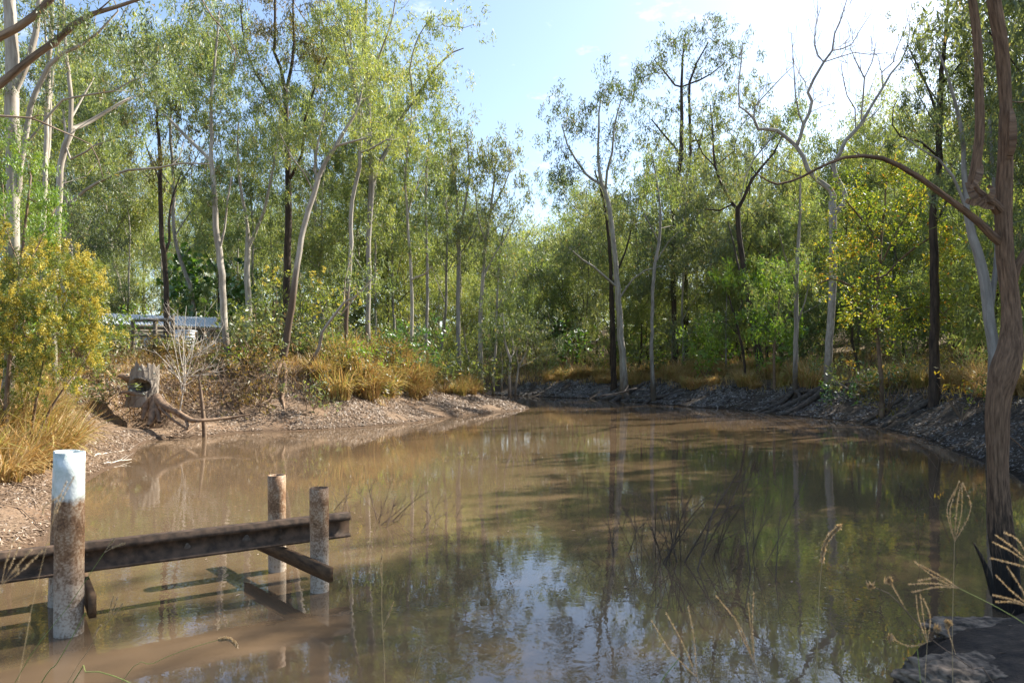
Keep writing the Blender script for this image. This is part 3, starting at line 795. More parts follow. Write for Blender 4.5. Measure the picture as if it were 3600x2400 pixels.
tree('gum_tree', 'thin wavy grey gum right of the pale mottled gum, standing at the mud edge', 45,
     [(2296, 1372, 18), (2294, 1300, 14), (2292, 1209, 13), (2294, 1082, 12), (2302, 929, 11), (2317, 852, 10), (2322, 750, 9), (2310, 640, 6), (2290, 540, 4)],
     limbs=[[(2318, 840, 6), (2280, 780, 5), (2240, 700, 3)], [(2302, 930, 5), (2350, 850, 4), (2400, 800, 3)]],
     crown=[(2290, 580, 90, 90, .8), (2240, 720, 70, 70, .6), (2360, 740, 80, 80, .6)], bark='bark_grey', leaf='gum', roots=5, root_mat='root_dark')
tree('gum_tree', 'tallest far-bank gum with an umbrella crown standing clear against the sky', 55,
     [(2374, 1260, 20), (2370, 1100, 18), (2365, 900, 17), (2364, 750, 16), (2380, 640, 15), (2394, 551, 14), (2396, 420, 12), (2397, 306, 10), (2400, 200, 7), (2410, 120, 4)],
     limbs=[[(2366, 760, 11), (2410, 640, 11), (2427, 540, 11), (2424, 400, 10), (2424, 290, 9), (2450, 220, 6), (2490, 150, 4)], [(2396, 330, 7), (2350, 270, 6), (2300, 210, 4)], [(2394, 540, 7), (2340, 480, 6), (2290, 420, 4)],
            [(2424, 300, 7), (2500, 260, 5), (2550, 220, 3)], [(2427, 520, 7), (2500, 470, 5), (2560, 440, 3)]],
     crown=[(2400, 120, 75, 60, .95), (2500, 120, 70, 60, .9), (2300, 210, 60, 55, .8), (2555, 200, 45, 60, .7), (2450, 230, 80, 55, .6), (2530, 290, 55, 50, .6), (2330, 350, 80, 60, .8), (2270, 280, 40, 50, .5), (2500, 420, 70, 60, .5), (2430, 560, 80, 60, .5), (2300, 480, 60, 50, .5)],
     dens=1.25, bark='bark_dark', leaf='gum_dark', nleaf=90)
tree('gum_tree', 'stout brown trunk behind and right of the tallest far-bank gum', 60,
     [(2410, 1240, 22), (2410, 1090, 20), (2408, 850, 17), (2420, 700, 13), (2450, 560, 9), (2470, 450, 5)], limbs=[[(2410, 840, 9), (2450, 770, 7), (2500, 720, 4)]],
     crown=[(2470, 540, 100, 80, .8), (2500, 700, 90, 70, .8), (2400, 680, 80, 70, .7)], bark='bark_dark', leaf='gum')
tree('gum_tree', 'dark trunk leaning left with a wide fork high up on the grassy far slope', 43,
     [(2676, 1310, 30), (2668, 1250, 25), (2654, 1184, 24), (2634, 1056, 22), (2613, 918, 20), (2598, 827, 18), (2593, 780, 17), (2591, 735, 17), (2570, 707, 10), (2535, 643, 9), (2514, 587, 8), (2506, 470, 6), (2498, 370, 4)],
     limbs=[[(2591, 735, 13), (2611, 704, 12), (2642, 633, 10), (2678, 587, 8), (2720, 540, 6), (2750, 480, 4)], [(2591, 740, 8), (2570, 720, 7), (2530, 740, 6), (2480, 735, 4)], [(2628, 1020, 9), (2600, 950, 7), (2580, 860, 5), (2560, 780, 3)],
            [(2514, 590, 6), (2470, 540, 5), (2440, 470, 3)]],
     crown=[(2500, 420, 60, 70, .5), (2560, 500, 80, 70, .5), (2700, 430, 100, 80, .7), (2640, 380, 70, 55, .8), (2600, 640, 70, 60, .5)], bark='bark_dark', leaf='gum_grey', roots=3, root_mat='root_dark')
tree('small_tree', 'small crooked black-stemmed tree left of the leaning dark trunk', 41,
     [(2618, 1285, 9), (2612, 1230, 9), (2600, 1180, 8), (2588, 1117, 8), (2572, 1080, 6), (2560, 1020, 4)], limbs=[[(2588, 1117, 5), (2610, 1070, 4), (2605, 1010, 3)], [(2595, 1150, 4), (2550, 1130, 3), (2520, 1140, 2)]],
     crown=[(2500, 1130, 70, 70, 1.1), (2560, 1010, 80, 60, .9)], bark='bark_dark', leaf='fresh', up=0.2)
tree('gum_tree', 'straight grey trunk at the far waterline with a dark root curving into the water', 35,
     [(2792, 1432, 24), (2796, 1390, 20), (2798, 1295, 18), (2798, 1152, 16), (2800, 1000, 14), (2806, 850, 11), (2815, 700, 7), (2810, 600, 4)],
     limbs=[[(2798, 1150, 7), (2830, 1060, 5), (2850, 970, 3)], [(2800, 1000, 6), (2760, 900, 4), (2735, 800, 3)]],
     crown=[(2780, 900, 90, 90, .6), (2850, 1000, 80, 90, .7), (2810, 700, 90, 80, .7), (2740, 1050, 70, 80, .6)], bark='bark_grey', leaf='gum', roots=7, root_mat='root_dark')
# the dead tree: limbs drawn one by one
DT = 33.0
DL = [[(2926, 714, 22), (2930, 690, 20), (2916, 663, 18), (2875, 633, 17), (2840, 597, 16), (2824, 551, 15), (2800, 515, 14), (2773, 490, 14), (2733, 459, 13), (2692, 454, 12), (2666, 454, 11), (2651, 418, 9), (2620, 388, 7), (2600, 376, 6), (2596, 300, 5), (2606, 220, 4), (2610, 150, 2.5)],
      [(2800, 515, 12), (2814, 480, 12), (2824, 439, 12), (2845, 398, 11), (2855, 357, 11), (2840, 326, 10), (2860, 280, 9), (2896, 219, 8), (2926, 178, 7), (2934, 120, 5.5), (2957, 66, 4.5), (2977, 0, 3), (2985, -60, 2)],
      [(2896, 219, 5), (2875, 194, 5), (2863, 158, 4), (2866, 100, 3), (2886, 25, 2)],
      [(2926, 178, 5), (2960, 172, 4.5), (2993, 158, 4), (3023, 107, 3), (3064, 46, 2)],
      [(2905, 215, 5), (2957, 199, 4), (3003, 185, 3.4), (3060, 192, 3), (3120, 186, 2)],
      [(2824, 440, 6), (2810, 405, 5.5), (2797, 340, 5), (2790, 219, 4), (2782, 117, 2.2)],
      [(2792, 219, 3.5), (2815, 260, 0.1)],
      [(2651, 418, 6), (2652, 378, 6), (2680, 345, 5), (2717, 306, 4), (2755, 265, 3), (2790, 232, 2)],
      [(2791, 235, 3.4), (2812, 262, 3.2), (2832, 290, 3), (2834, 320, 3)],
      [(2952, 765, 17), (2978, 704, 18), (2962, 663, 17), (2937, 617, 16), (2929, 577, 15), (2952, 541, 14), (2972, 495, 13), (3008, 459, 12), (3029, 434, 11), (3064, 372, 9), (3105, 306, 8), (3131, 260, 7), (3166, 219, 6), (3187, 173, 5), (3197, 122, 3.5), (3199, 56, 2)],
      [(3008, 459, 6), (3006, 383, 5), (2978, 337, 4), (2960, 250, 3), (2957, 220, 2)],
      [(3024, 440, 7), (3034, 347, 6), (3039, 275, 5), (3008, 214, 4), (2990, 170, 2.5)],
      [(3039, 275, 4.5), (3066, 219, 4), (3080, 148, 2.2)],
      [(3105, 306, 5), (3100, 255, 4), (3086, 195, 2.5)],
      [(3131, 260, 5), (3150, 180, 3.5), (3180, 110, 2.5)],
      [(3029, 434, 6), (3072, 405, 4), (3095, 375, 3)],
      [(2855, 357, 4.5), (2890, 330, 3), (2898, 322, 2)], [(2852, 385, 4), (2890, 375, 3), (2940, 362, 1.5)],
      [(2733, 459, 7), (2700, 500, 6), (2650, 560, 5), (2620, 620, 4), (2605, 700, 3)]]
def dead_twigs(root, org, r, cent, sg): pass
DTRUNK = [(2916, 1392, 40), (2912, 1330, 30), (2914, 1238, 27), (2924, 1094, 26), (2930, 951, 26), (2928, 807, 25), (2926, 714, 23)]
# fine twigs sprout from the outer limbs
rt = np.random.default_rng(77)
dtw = []
for lb in DL:
    e = lb[-6:]
    for k in range(len(e) - 1):
        if e[k][2] > 6 or len(lb) < 3: continue
        for q in range(4):
            t = rt.random()
            x = e[k][0] * (1 - t) + e[k + 1][0] * t; y = e[k][1] * (1 - t) + e[k + 1][1] * t
            a = rt.normal(0.1, 0.55); ln = rt.uniform(25, 75)
            dtw.append([(x, y, 2.0), (x + math.sin(a) * ln * .5 + rt.normal(0, 4), y - math.cos(a) * ln * .5, 1.5), (x + math.sin(a * .6) * ln, y - math.cos(a * .6) * ln, 0.9)])
tree('dead_gum_tree', 'leafless dead gum with bleached twisting limbs against the bright sky', DT, DTRUNK, limbs=DL + dtw, crown=[], bark='bark_dead', roots=4, root_mat='root_dark', minpx=1.6)
tree('ironbark', 'thick near-black trunk standing right of the yellow-leaved tree', 25,
     [(3286, 1330, 36), (3286, 1152, 29), (3284, 922, 27), (3281, 750, 25), (3300, 600, 22), (3303, 420, 19), (3310, 250, 15), (3330, 80, 10), (3340, -120, 7)],
     limbs=[[(3302, 430, 10), (3270, 330, 8), (3230, 240, 6), (3190, 160, 4)], [(3300, 560, 10), (3240, 500, 8), (3165, 480, 6), (3138, 440, 5), (3140, 380, 4), (3156, 350, 3)], [(3310, 300, 9), (3380, 220, 7), (3420, 100, 5)], [(3286, 800, 8), (3330, 700, 7), (3370, 600, 4)]],
     crown=[(3300, 120, 110, 110, .9), (3220, 260, 80, 80, .6), (3420, 260, 110, 120, .9), (3360, 480, 120, 100, .7), (3200, 420, 70, 80, .6), (3480, 90, 130, 130, 1.0), (3560, 330, 90, 150, 1.0), (3170, 560, 70, 60, .4)],
     dens=1.5, bark='bark_dark', leaf='gum_dark', roots=3, root_mat='root_dark')
tree('gum_tree', 'grey fibrous leaning trunk half hidden behind the big fissured foreground tree', 14,
     [(3498, 1330, 44), (3495, 1249, 38), (3478, 1123, 38), (3455, 951, 34), (3420, 830, 28), (3400, 740, 22), (3390, 600, 17), (3380, 450, 13), (3340, 300, 9), (3300, 180, 6)],
     limbs=[[(3478, 1100, 22), (3500, 950, 18), (3505, 800, 16), (3490, 600, 13), (3480, 420, 10)], [(3400, 740, 12), (3350, 620, 9), (3300, 560, 7), (3230, 520, 5), (3170, 470, 3)]],
     crown=[(3420, 560, 120, 120, .6), (3540, 560, 90, 140, .9), (3300, 400, 110, 110, .45), (3560, 850, 60, 120, .8)], dens=1.5, bark='bark_grey', leaf='gum_dark')
def yellow_extra(root, org, r, cent, sg): pass
tree('pinnate_tree', 'slender tree with glowing yellow-green compound leaves left of the near-black trunk', 27,
     [(3100, 1360, 16), (3092, 1250, 14), (3075, 1120, 13), (3085, 980, 11), (3100, 850, 9), (3110, 720, 6), (3120, 620, 4)],
     limbs=[[(3078, 1100, 9), (3000, 1010, 8), (2920, 980, 6), (2870, 1000, 4)], [(3085, 1000, 9), (3180, 900, 8), (3280, 830, 6), (3350, 800, 4)], [(3100, 850, 7), (3020, 760, 6), (2970, 700, 4)], [(3080, 1150, 7), (3170, 1090, 6), (3260, 1080, 5), (3330, 1100, 3)],
            [(3090, 950, 6), (3160, 800, 5), (3230, 700, 4)]],
     crown=[(3000, 690, 90, 70, .9), (3120, 640, 90, 60, .8), (3230, 700, 100, 70, .9), (2960, 850, 100, 80, .8), (3100, 830, 110, 80, .8), (3280, 830, 100, 80, .9), (2900, 1000, 80, 80, .8), (3020, 1010, 100, 80, .7), (3200, 1010, 110, 90, .7), (3340, 1000, 90, 90, .8), (3060, 1160, 110, 60, .5), (3300, 1140, 100, 60, .6)],
     bark='twig_brown', leaf='yellowing', nleaf=120, lsize=.8, wide=0.42, up=0.15, droop=0.3, spread=0.7, dens=1.0, bias=.06)
tree('gum_tree', 'small leafy tree with backlit green foliage right of the leaning dark trunk', 38,
     [(2722, 1330, 10), (2720, 1250, 9), (2728, 1150, 8), (2740, 1050, 6), (2750, 960, 4)], limbs=[[(2725, 1180, 5), (2770, 1110, 4), (2800, 1060, 3)], [(2730, 1130, 4), (2690, 1080, 3)]],
     crown=[(2750, 1110, 90, 70, 1.1), (2700, 1180, 60, 50, 1), (2790, 1000, 80, 70, .9), (2720, 960, 70, 60, .7)], bark='twig_brown', leaf='fresh', up=0.2, wide=0.3)

# ------------------------------------------------------------------ foreground tree on the right
FT = 5.75
def bark_strips(root, org, r, cent, sg):
    # long curls of loose bark round the fork
    specs = [[(3420, 648, 0), (3450, 690, -.05), (3475, 700, -.12), (3490, 680, -.14), (3486, 660, -.10), (3470, 655, -.06)],
             [(3400, 640, -.06), (3425, 690, -.12), (3465, 725, -.15), (3500, 730, -.14)],
             [(3395, 705, -.10), (3430, 712, -.13), (3470, 705, -.14)],
             [(3440, 560, -.05), (3446, 600, -.10), (3432, 640, -.13), (3410, 660, -.14)],
             [(3545, 560, -.05), (3560, 520, -.10), (3562, 430, -.11), (3556, 380, -.06)]]
    for s_ in specs:
        P_ = np.array([at(a, b, FT + c - 0.02) for a, b, c in s_])
        P_ = catmull(P_, 0.02)
        wv_ = norm(np.cross(np.gradient(P_, axis=0), np.array([0.3, 1, 0.2]))) * (0.022 * np.sin(np.linspace(0.5, 2.9, len(P_)))[:, None] + 0.006)
        nv = norm(np.cross(wv_, np.gradient(P_, axis=0))) * 0.004
        V = np.concatenate([P_ - wv_, P_ + nv, P_ + wv_, P_ - wv_ + nv * 1.2, P_ + nv * 2.2, P_ + wv_ + nv * 1.2])
        m_ = len(P_); i = np.arange(m_ - 1)
        Q = np.concatenate([np.stack([i + a * m_, i + 1 + a * m_, i + 1 + (a + 1) * m_, i + (a + 1) * m_], 1) for a in (0, 1, 3, 4)])
        mbs = MB(); mbs.add(V, Q, None, np.tile(P_, (6, 1))[:, [0, 1, 2]]); obj('bark_strip', mbs.mesh('bark_strip', origin=org), M['bark_brown'], root)
    # splintered stubs beside the foot
    for (a, b, c, d, e) in [((3492, 2090), (3460, 1980), (3420, 1905), 20, 3), ((3500, 2120), (3478, 2010), (3452, 1960), 16, 3), ((3575, 2120), (3572, 1960), (3552, 1810), 22, 6)]:
        P_ = catmull(np.array([[*at(*a, FT - .12), .5 * d / F * FT], [*at(*b, FT - .14), .35 * d / F * FT], [*at(*c, FT - .16), .5 * e / F * FT]]), 0.04)
        mb = MB(); mb.add(*tube(P_[:, :3], P_[:, 3], 6, lump=0.12))
        obj('stub', mb.mesh('stub', origin=org), M['bark_brown'], root)
tree('stringybark_tree', 'big fissured brown forked tree in the right foreground with an arching bare limb', FT,
     [(3545, 2215, 89), (3542, 2120, 86), (3532, 1980, 79), (3518, 1844, 71), (3508, 1672, 65), (3506, 1500, 67), (3511, 1400, 71), (3536, 1300, 93), (3550, 1230, 83), (3556, 1150, 64), (3548, 1037, 52), (3535, 920, 53), (3532, 865, 55), (3528, 760, 53), (3532, 561, 45), (3533, 420, 40), (3534, 357, 38), (3521, 178, 40), (3494, 20, 43), (3480, -120, 38), (3470, -320, 31), (3490, -600, 19), (3480, -850, 9)],
     limbs=[[(3525, 740, 36), (3498, 722, 36), (3462, 700, 38), (3428, 672, 36), (3418, 650, 32), (3430, 587, 31), (3444, 459, 28), (3442, 306, 27), (3437, 153, 27), (3418, 0, 25), (3390, -180, 22), (3370, -400, 14), (3340, -600, 7)],
            [(3530, 880, 34), (3490, 830, 29), (3440, 780, 26), (3396, 745, 23), (3314, 684, 21), (3238, 628, 20), (3161, 582, 19), (3100, 556, 17), (3034, 548, 14), (2967, 554, 12), (2921, 571, 11), (2875, 592, 10), (2819, 622, 9), (2779, 638, 8), (2733, 648, 8), (2702, 638, 6), (2661, 612, 3)],
            [(3545, 980, 40), (3575, 935, 30), (3610, 880, 26), (3680, 780, 20), (3760, 600, 10)],
            [(3555, 1500, 6), (3580, 1560, 5), (3610, 1590, 4)],
            [(3550, 330, 10), (3590, 360, 5), (3640, 350, 3)],
            [(2800, 632, 5), (2760, 600, 4), (2720, 580, 2.5)], [(3034, 548, 7), (3005, 535, 4), (2990, 520, 2)]],
     crown=[(3480, -750, 500, 260, .3), (3750, -100, 160, 300, .4)], bark='bark_brown', leaf='gum_dark', nleaf=70, extra=bark_strips, ridge=.10, sig=1.6, lsize=1.5, zfrac=.62, roots=0, flare=1.15)

# overhanging tree beyond the left edge: only its limbs reach into view
tree('gum_tree', 'foreground gum beyond the left edge whose brown limbs slant across the upper left corner', 7.2,
     [(-420, 2000, 110), (-400, 1400, 95), (-330, 900, 88), (-250, 600, 80), (-200, 480, 72), (-160, 200, 50), (-120, -200, 30), (-60, -600, 12)],
     limbs=[[(-200, 480, 50), (-110, 380, 34), (-10, 302, 27), (60, 245, 25), (130, 190, 24), (200, 140, 23), (270, 78, 22), (330, 47, 18), (410, 24, 14), (500, -6, 11), (620, -70, 8), (760, -100, 4)],
            [(-180, 380, 46), (-90, 190, 30), (0, 128, 27), (60, 98, 26), (120, 55, 25), (180, -5, 22), (240, -90, 15), (300, -200, 8)],
            [(-220, 520, 40), (-120, 430, 14), (0, 408, 9), (60, 412, 8), (108, 416, 8), (145, 430, 8), (200, 455, 7), (258, 480, 6), (318, 508, 5), (345, 560, 4), (362, 622, 3)],
            [(108, 416, 5), (135, 405, 5), (165, 408, 3.5)], [(330, 47, 8), (360, 25, 6), (400, -10, 4)], [(500, -10, 8), (640, -60, 6), (700, -20, 6), (745, 60, 6), (790, 110, 5), (828, 178, 4), (825, 240, 3), (800, 300, 2)],
            [(720, -10, 4), (722, 40, 3), (712, 70, 2)], [(828, 178, 3), (850, 230, 2), (880, 270, 1.5)],
            [(120, 210, 12), (200, 160, 8), (260, 78, 3)]],
     crown=[(560, 160, 110, 70, 1.0), (400, 150, 120, 80, .9), (700, 60, 70, 70, .3), (250, 90, 90, 60, .6), (250, -150, 250, 90, .6), (600, -180, 200, 80, .6)], bark='bark_limb', leaf='gum_dark', nleaf=60, sig=1.15, lsize=1.25, zfrac=.5, up=0.1, minpx=1.6)
#PART3
# ------------------------------------------------------------------ woodland fill
def pxy(x, Y, z):
    return (CX + x / Y * F, HOR - (z - EYE) / Y * F)

def wood_tree(x, Y, h, cw, label, group, bark, leaf, seed, low=0.35, dens=1.0, nleaf=100, lsize=1.0, name='gum_tree', sig=1.0):
    r = np.random.default_rng(seed)
    g = hz(x, Y)
    pts = []
    xx = x
    for k, f in enumerate(np.linspace(0, 0.92, 7)):
        xx += r.normal(0, 0.018) * h * (k > 0)
        pts.append((*pxy(xx, Y, g + f * h), (0.026 * h ** 0.85 * (1 - 0.85 * f)) / Y * F * 0.75))
    limbs = []
    for k in range(4):
        f = r.uniform(low, 0.8)
        x0 = np.interp(f, np.linspace(0, .92, 7), [ (q[0] - CX) / F * Y for q in pts])
        s_ = r.choice([-1, 1]); L = cw * r.uniform(0.5, 0.95)
        limbs.append([(*pxy(x0, Y, g + f * h), 0.1 / Y * F), (*pxy(x0 + s_ * L * .4, Y, g + f * h + L * .6), 0.07 / Y * F), (*pxy(x0 + s_ * L * .8, Y, g + f * h + L * 1.3), 0.03 / Y * F)])
    cr = []
    for k in range(9):
        f = r.uniform(low, 1.0)
        wv_ = cw * (0.45 + 0.55 * math.sin(math.pi * min(1, (f - low) / (1.05 - low) * 0.9 + 0.08)))
        px, py = pxy(x + r.uniform(-.6, .6) * wv_, Y, g + f * h)
        cr.append((px, py, wv_ * r.uniform(.4, .62) / Y * F, cw * r.uniform(.35, .6) / Y * F, dens))
    return tree(name, label, Y, pts, limbs, cr, bark=bark, leaf=leaf, group=group, seed=seed, nleaf=nleaf, lsize=lsize, zfrac=low * .8, sig=sig)

GL = 'gums of the sunlit wood behind the left bank'
LL = 'slender gum in the sunlit wood behind the left bank'
GR = 'gums of the backlit wood on the far right slope'
LR = 'backlit gum in the dense wood on the far right slope'
GC = 'distant gums closing the channel'
LC = 'distant gum in the low wood closing the view above the channel'
GO = 'gums on the right bank'
rw = np.random.default_rng(21)
def wx(px, Y): return (px - CX) / F * Y
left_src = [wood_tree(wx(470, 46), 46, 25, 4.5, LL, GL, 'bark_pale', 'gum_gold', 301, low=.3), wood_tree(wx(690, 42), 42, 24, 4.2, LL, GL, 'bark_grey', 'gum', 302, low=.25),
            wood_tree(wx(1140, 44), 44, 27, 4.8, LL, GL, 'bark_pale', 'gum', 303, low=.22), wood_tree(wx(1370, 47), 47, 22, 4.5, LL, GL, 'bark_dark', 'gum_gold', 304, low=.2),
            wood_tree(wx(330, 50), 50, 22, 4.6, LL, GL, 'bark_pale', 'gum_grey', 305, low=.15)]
spots = [(60, 34, .9), (120, 46, .9), (260, 40, .8), (400, 56, .75), (560, 55, .7), (620, 64, .8), (800, 52, .72), (910, 44, .68), (960, 58, .75), (1060, 50, .7), (1100, 40, .6), (1200, 54, .75), (1250, 46, .7),
         (1330, 60, .85), (1420, 56, .8), (1480, 52, .8), (1545, 46, .72), (1560, 64, .8), (1640, 58, .75), (1690, 70, .75), (1580, 76, .8), (840, 66, .8), (700, 74, .8), (500, 78, .85), (280, 62, .85), (150, 66, .9), (0, 52, .95), (1010, 72, .8), (1150, 80, .9), (1750, 62, .62), (1660, 48, .62), (1400, 44, .6), (1310, 42, .55), (760, 42, .55), (450, 44, .6)]
for k, (px, Y, sc_) in enumerate(spots):
    x = wx(px, Y) + rw.normal(0, .4); src = left_src[k % 5]
    s_ = sc_ * rw.uniform(.92, 1.08)
    copy_tree(src, (x, Y, hz(x, Y)), rw.uniform(0, 6.28), (s_ * rw.uniform(.9, 1.1), s_ * rw.uniform(.9, 1.1), s_))
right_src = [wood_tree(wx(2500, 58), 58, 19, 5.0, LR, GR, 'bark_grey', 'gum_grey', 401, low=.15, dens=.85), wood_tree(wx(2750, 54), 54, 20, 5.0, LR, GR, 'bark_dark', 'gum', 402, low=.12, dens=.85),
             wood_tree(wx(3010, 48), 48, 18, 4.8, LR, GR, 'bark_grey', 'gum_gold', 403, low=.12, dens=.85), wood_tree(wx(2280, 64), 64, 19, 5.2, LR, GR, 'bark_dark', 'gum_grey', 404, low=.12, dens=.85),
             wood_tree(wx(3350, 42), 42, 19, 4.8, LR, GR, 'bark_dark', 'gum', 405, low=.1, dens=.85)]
spots = [(2010, 72, .95), (2060, 66, .8), (2110, 80, .95), (2180, 72, 1.0), (2240, 60, .85), (2330, 70, 1.0), (2400, 76, .95), (2440, 52, .8), (2560, 68, .95), (2600, 54, .8), (2650, 62, .95), (2690, 50, .75), (2800, 62, .95), (2850, 52, .9),
         (2900, 66, .95), (2930, 46, .75), (2980, 58, .9), (3060, 60, 1.0), (3100, 44, .6), (3150, 52, .75), (3200, 40, .55), (3240, 60, 1.1), (3290, 50, .8), (3390, 54, 1.15), (3430, 38, .65), (3480, 46, .8), (3540, 36, .65), (3580, 50, .9), (3640, 40, .8),
         (3570, 28, .6), (3440, 30, .5), (2140, 60, .6), (2350, 56, .62), (2540, 50, .55), (3020, 40, .55), (2760, 46, .5), (2640, 78, 1.0), (2860, 80, 1.0), (3120, 74, 1.1), (3350, 70, 1.2), (2480, 84, 1.0)]
for k, (px, Y, sc_) in enumerate(spots):
    x = wx(px, Y) + rw.normal(0, .4); src = right_src[(k * 2 + 1) % 5]
    s_ = sc_ * rw.uniform(.92, 1.06)
    copy_tree(src, (x, Y, hz(x, Y)), rw.uniform(0, 6.28), (s_ * rw.uniform(.9, 1.1), s_ * rw.uniform(.9, 1.1), s_))
far_src = [wood_tree(wx(1900, 88), 88, 17, 5.0, LC, GC, 'bark_grey', 'gum_gold', 501, low=.12, lsize=.85), wood_tree(wx(2010, 96), 96, 18, 5.5, LC, GC, 'bark_grey', 'gum_grey', 502, low=.12, lsize=.85)]
for k, (px, Y, sc_) in enumerate([(1780, 84, .9), (1840, 100, 1.0), (1950, 82, .85), (1870, 76, .72), (1990, 76, .85), (1730, 96, 1.1), (1820, 72, .66), (2060, 100, 1.15), (1925, 108, 1.1)]):
    x = wx(px, Y); s_ = sc_
    copy_tree(far_src[k % 2], (x, Y, hz(x, Y)), rw.uniform(0, 6.28), (s_, s_, s_))
GF = 'far wood behind everything'
rf = np.random.default_rng(55)
fsrc = [wood_tree(wx(900, 92), 92, 18, 7.0, 'far', GF, 'bark_grey', 'gum', 511, low=.05, lsize=1.0, dens=1.1), wood_tree(wx(2900, 96), 96, 18, 7.0, 'far', GF, 'bark_grey', 'gum_grey', 512, low=.05, lsize=1.0, dens=1.1)]
for k, px in enumerate(np.linspace(-120, 3720, 36)):
    Y = 88 + (k * 37 % 30); px = px + rf.normal(0, 25); x = wx(px, Y)
    if 1780 < px < 2000: continue
    s_ = rf.uniform(.75, 1.0)
    copy_tree(fsrc[k % 2], (x, Y, hz(x, Y)), rf.uniform(0, 6.28), (s_ * 1.15, s_ * 1.15, s_), 'far', GF)
# right bank beyond the frame: the trees whose shade bands lie over the water
for k, (x, y, s_) in enumerate([(13.2, 14.6, .72), (17, 15.5, .88), (20, 13, 1.0), (15.4, 18.2, .78), (19.5, 19, .92), (23, 17, 1.0), (17.4, 22.4, .7), (21, 24, .85), (25, 21.5, 1.05), (14, 10.5, .8), (18, 9.5, 1.0), (29, 27, 1.0)]):
    copy_tree(right_src[k % 5], (x, y, hz(x, y)), rw.uniform(0, 6.28), (s_, s_, s_), 'gum on the right bank beyond the big fissured foreground tree', GO)

# ------------------------------------------------------------------ shrubs
N_SH = [0]
def shrub(name, label, x, y, rx, h, leaf, group=None, dens=1.0, nleaf=60, L=None, wide=0.3, twig='twig_brown', sig=None, low=0.15, droop=0.3, nst=6, rtip=0.004, bare=False, lift=0.0, extra=None, bias=0.0, cat='shrub', leafname='foliage', zc=None, ry=None, spread=.6, minpx=0.7):
    N_SH[0] += 1
    r = np.random.default_rng(5000 + N_SH[0] * 13)
    g = hz(x, y)
    Y = max(y, 3.0)
    sg = sig or 0.0135 * Y
    Ll = L or 0.0075 * Y
    k = max(6, int(dens * rx * h * 0.5 / (1.1 * sg) ** 2))
    zc = h * 0.55 if zc is None else zc
    cent = in_ellipsoid((x, y, g + zc), (rx, ry or rx, h * 0.48), k, r, 1.6)
    cent = cent[cent[:, 2] > g + low * h]
    stems = []
    T = np.array([[x, y, g - 0.12, 0.02 * h ** .7], [x + r.normal(0, .02), y, g + 0.10 * h, 0.018 * h ** .7], [x + r.normal(0, .05) * h, y + r.normal(0, .05) * h, g + 0.28 * h, 0.014 * h ** .7]])
    T = catmull(T, 0.12 * max(1, h / 2))
    for q in range(nst):
        a = r.uniform(0, 6.28); ln = rx * r.uniform(.3, .7)
        stems.append(catmull(np.array([[x, y, g + .02, .012 * h ** .7], [x + math.cos(a) * ln * .45, y + math.sin(a) * ln * .45, g + h * .3, .010 * h ** .7], [x + math.cos(a) * ln, y + math.sin(a) * ln, g + h * r.uniform(.5, .75), .005 * h ** .7]]), .15 * max(1, h / 2)))
    root = empty(name, (x, y, g))
    org = np.array([x, y, g])
    A, par, R, n0 = grow(T, stems, cent, g - 1, r, seg=0.22 * max(1, h / 2), jit=.06 * max(1, h / 2), rtip=rtip * max(1, Y / 20), up=.35)
    big, small = skeleton_mesh(A, par, R, thin=0.0, seed=N_SH[0], minr=.5 * minpx / 2400 * Y)
    obj('stems', big.mesh('stems', origin=org), M[twig], root)
    if not bare:
        V, Q, tint = clump_leaves(cent, nleaf, sg, Ll, Ll * wide * .5, r, droop=droop, bias=bias, spread=spread)
        obj(leafname, mesh_np(leafname, V - org, Q, tint=tint), M[leaf], root)
    if extra: extra(root, org, r, cent, sg)
    tag(root, label, cat, group)
    return root

def blossom_extra(frac, side=None, nper=70, L=.05):
    def f(root, org, r, cent, sg):
        c0 = cent.mean(0); ext = np.abs(cent - c0).max(0)
        d = norm((cent - c0) / ext)
        out_ = np.linalg.norm((cent - c0) / ext, axis=1)
        sc_ = out_ + (0.9 * (d @ norm(np.array(side))) if side is not None else 0)
        keep = np.argsort(-sc_)[:int(len(cent) * frac)]
        cc = cent[keep] + d[keep] * sg * .5 + np.array([0, 0, sg * .4])
        V, Q, tint = clump_leaves(cc, nper, sg * .75, L, L * .3, r, droop=-.2, spread=.8)
        obj('blossom', mesh_np('blossom', V - org, Q, tint=tint), M['blossom'], root)
    return f
# golden wattle at the left edge, with a fresh green shrub above and behind it
c = at(95, 1110, 13.0)
gw = hz(c[0], 13.0)
shrub('wattle', 'golden flowering wattle bush at the left edge of the bank', c[0], 13.0, 1.5, 3.5, 'wattle', dens=2.1, nleaf=280, L=.07, wide=.2, sig=.14, low=.0, extra=blossom_extra(.46, (1.0, -.35, .35), 260, .036), zc=c[2] - gw, nst=4, droop=.1, spread=.9)
c = at(90, 620, 12.4)
tree('small_tree', 'bright green narrow-leaved young tree just above the golden wattle', 12.4, [(20, 1420, 16), (40, 1200, 14), (70, 950, 12), (90, 780, 9), (110, 620, 6)],
     limbs=[[(60, 1000, 7), (140, 850, 6), (200, 720, 4)], [(70, 940, 7), (20, 800, 5), (10, 650, 3)]],
     crown=[(40, 560, 70, 90, 1.0), (150, 660, 80, 90, 1.0), (60, 720, 90, 80, 1.0), (210, 730, 50, 60, .8), (30, 440, 30, 50, .6)], bark='twig_brown', leaf='fresh', nleaf=100, zfrac=.15)
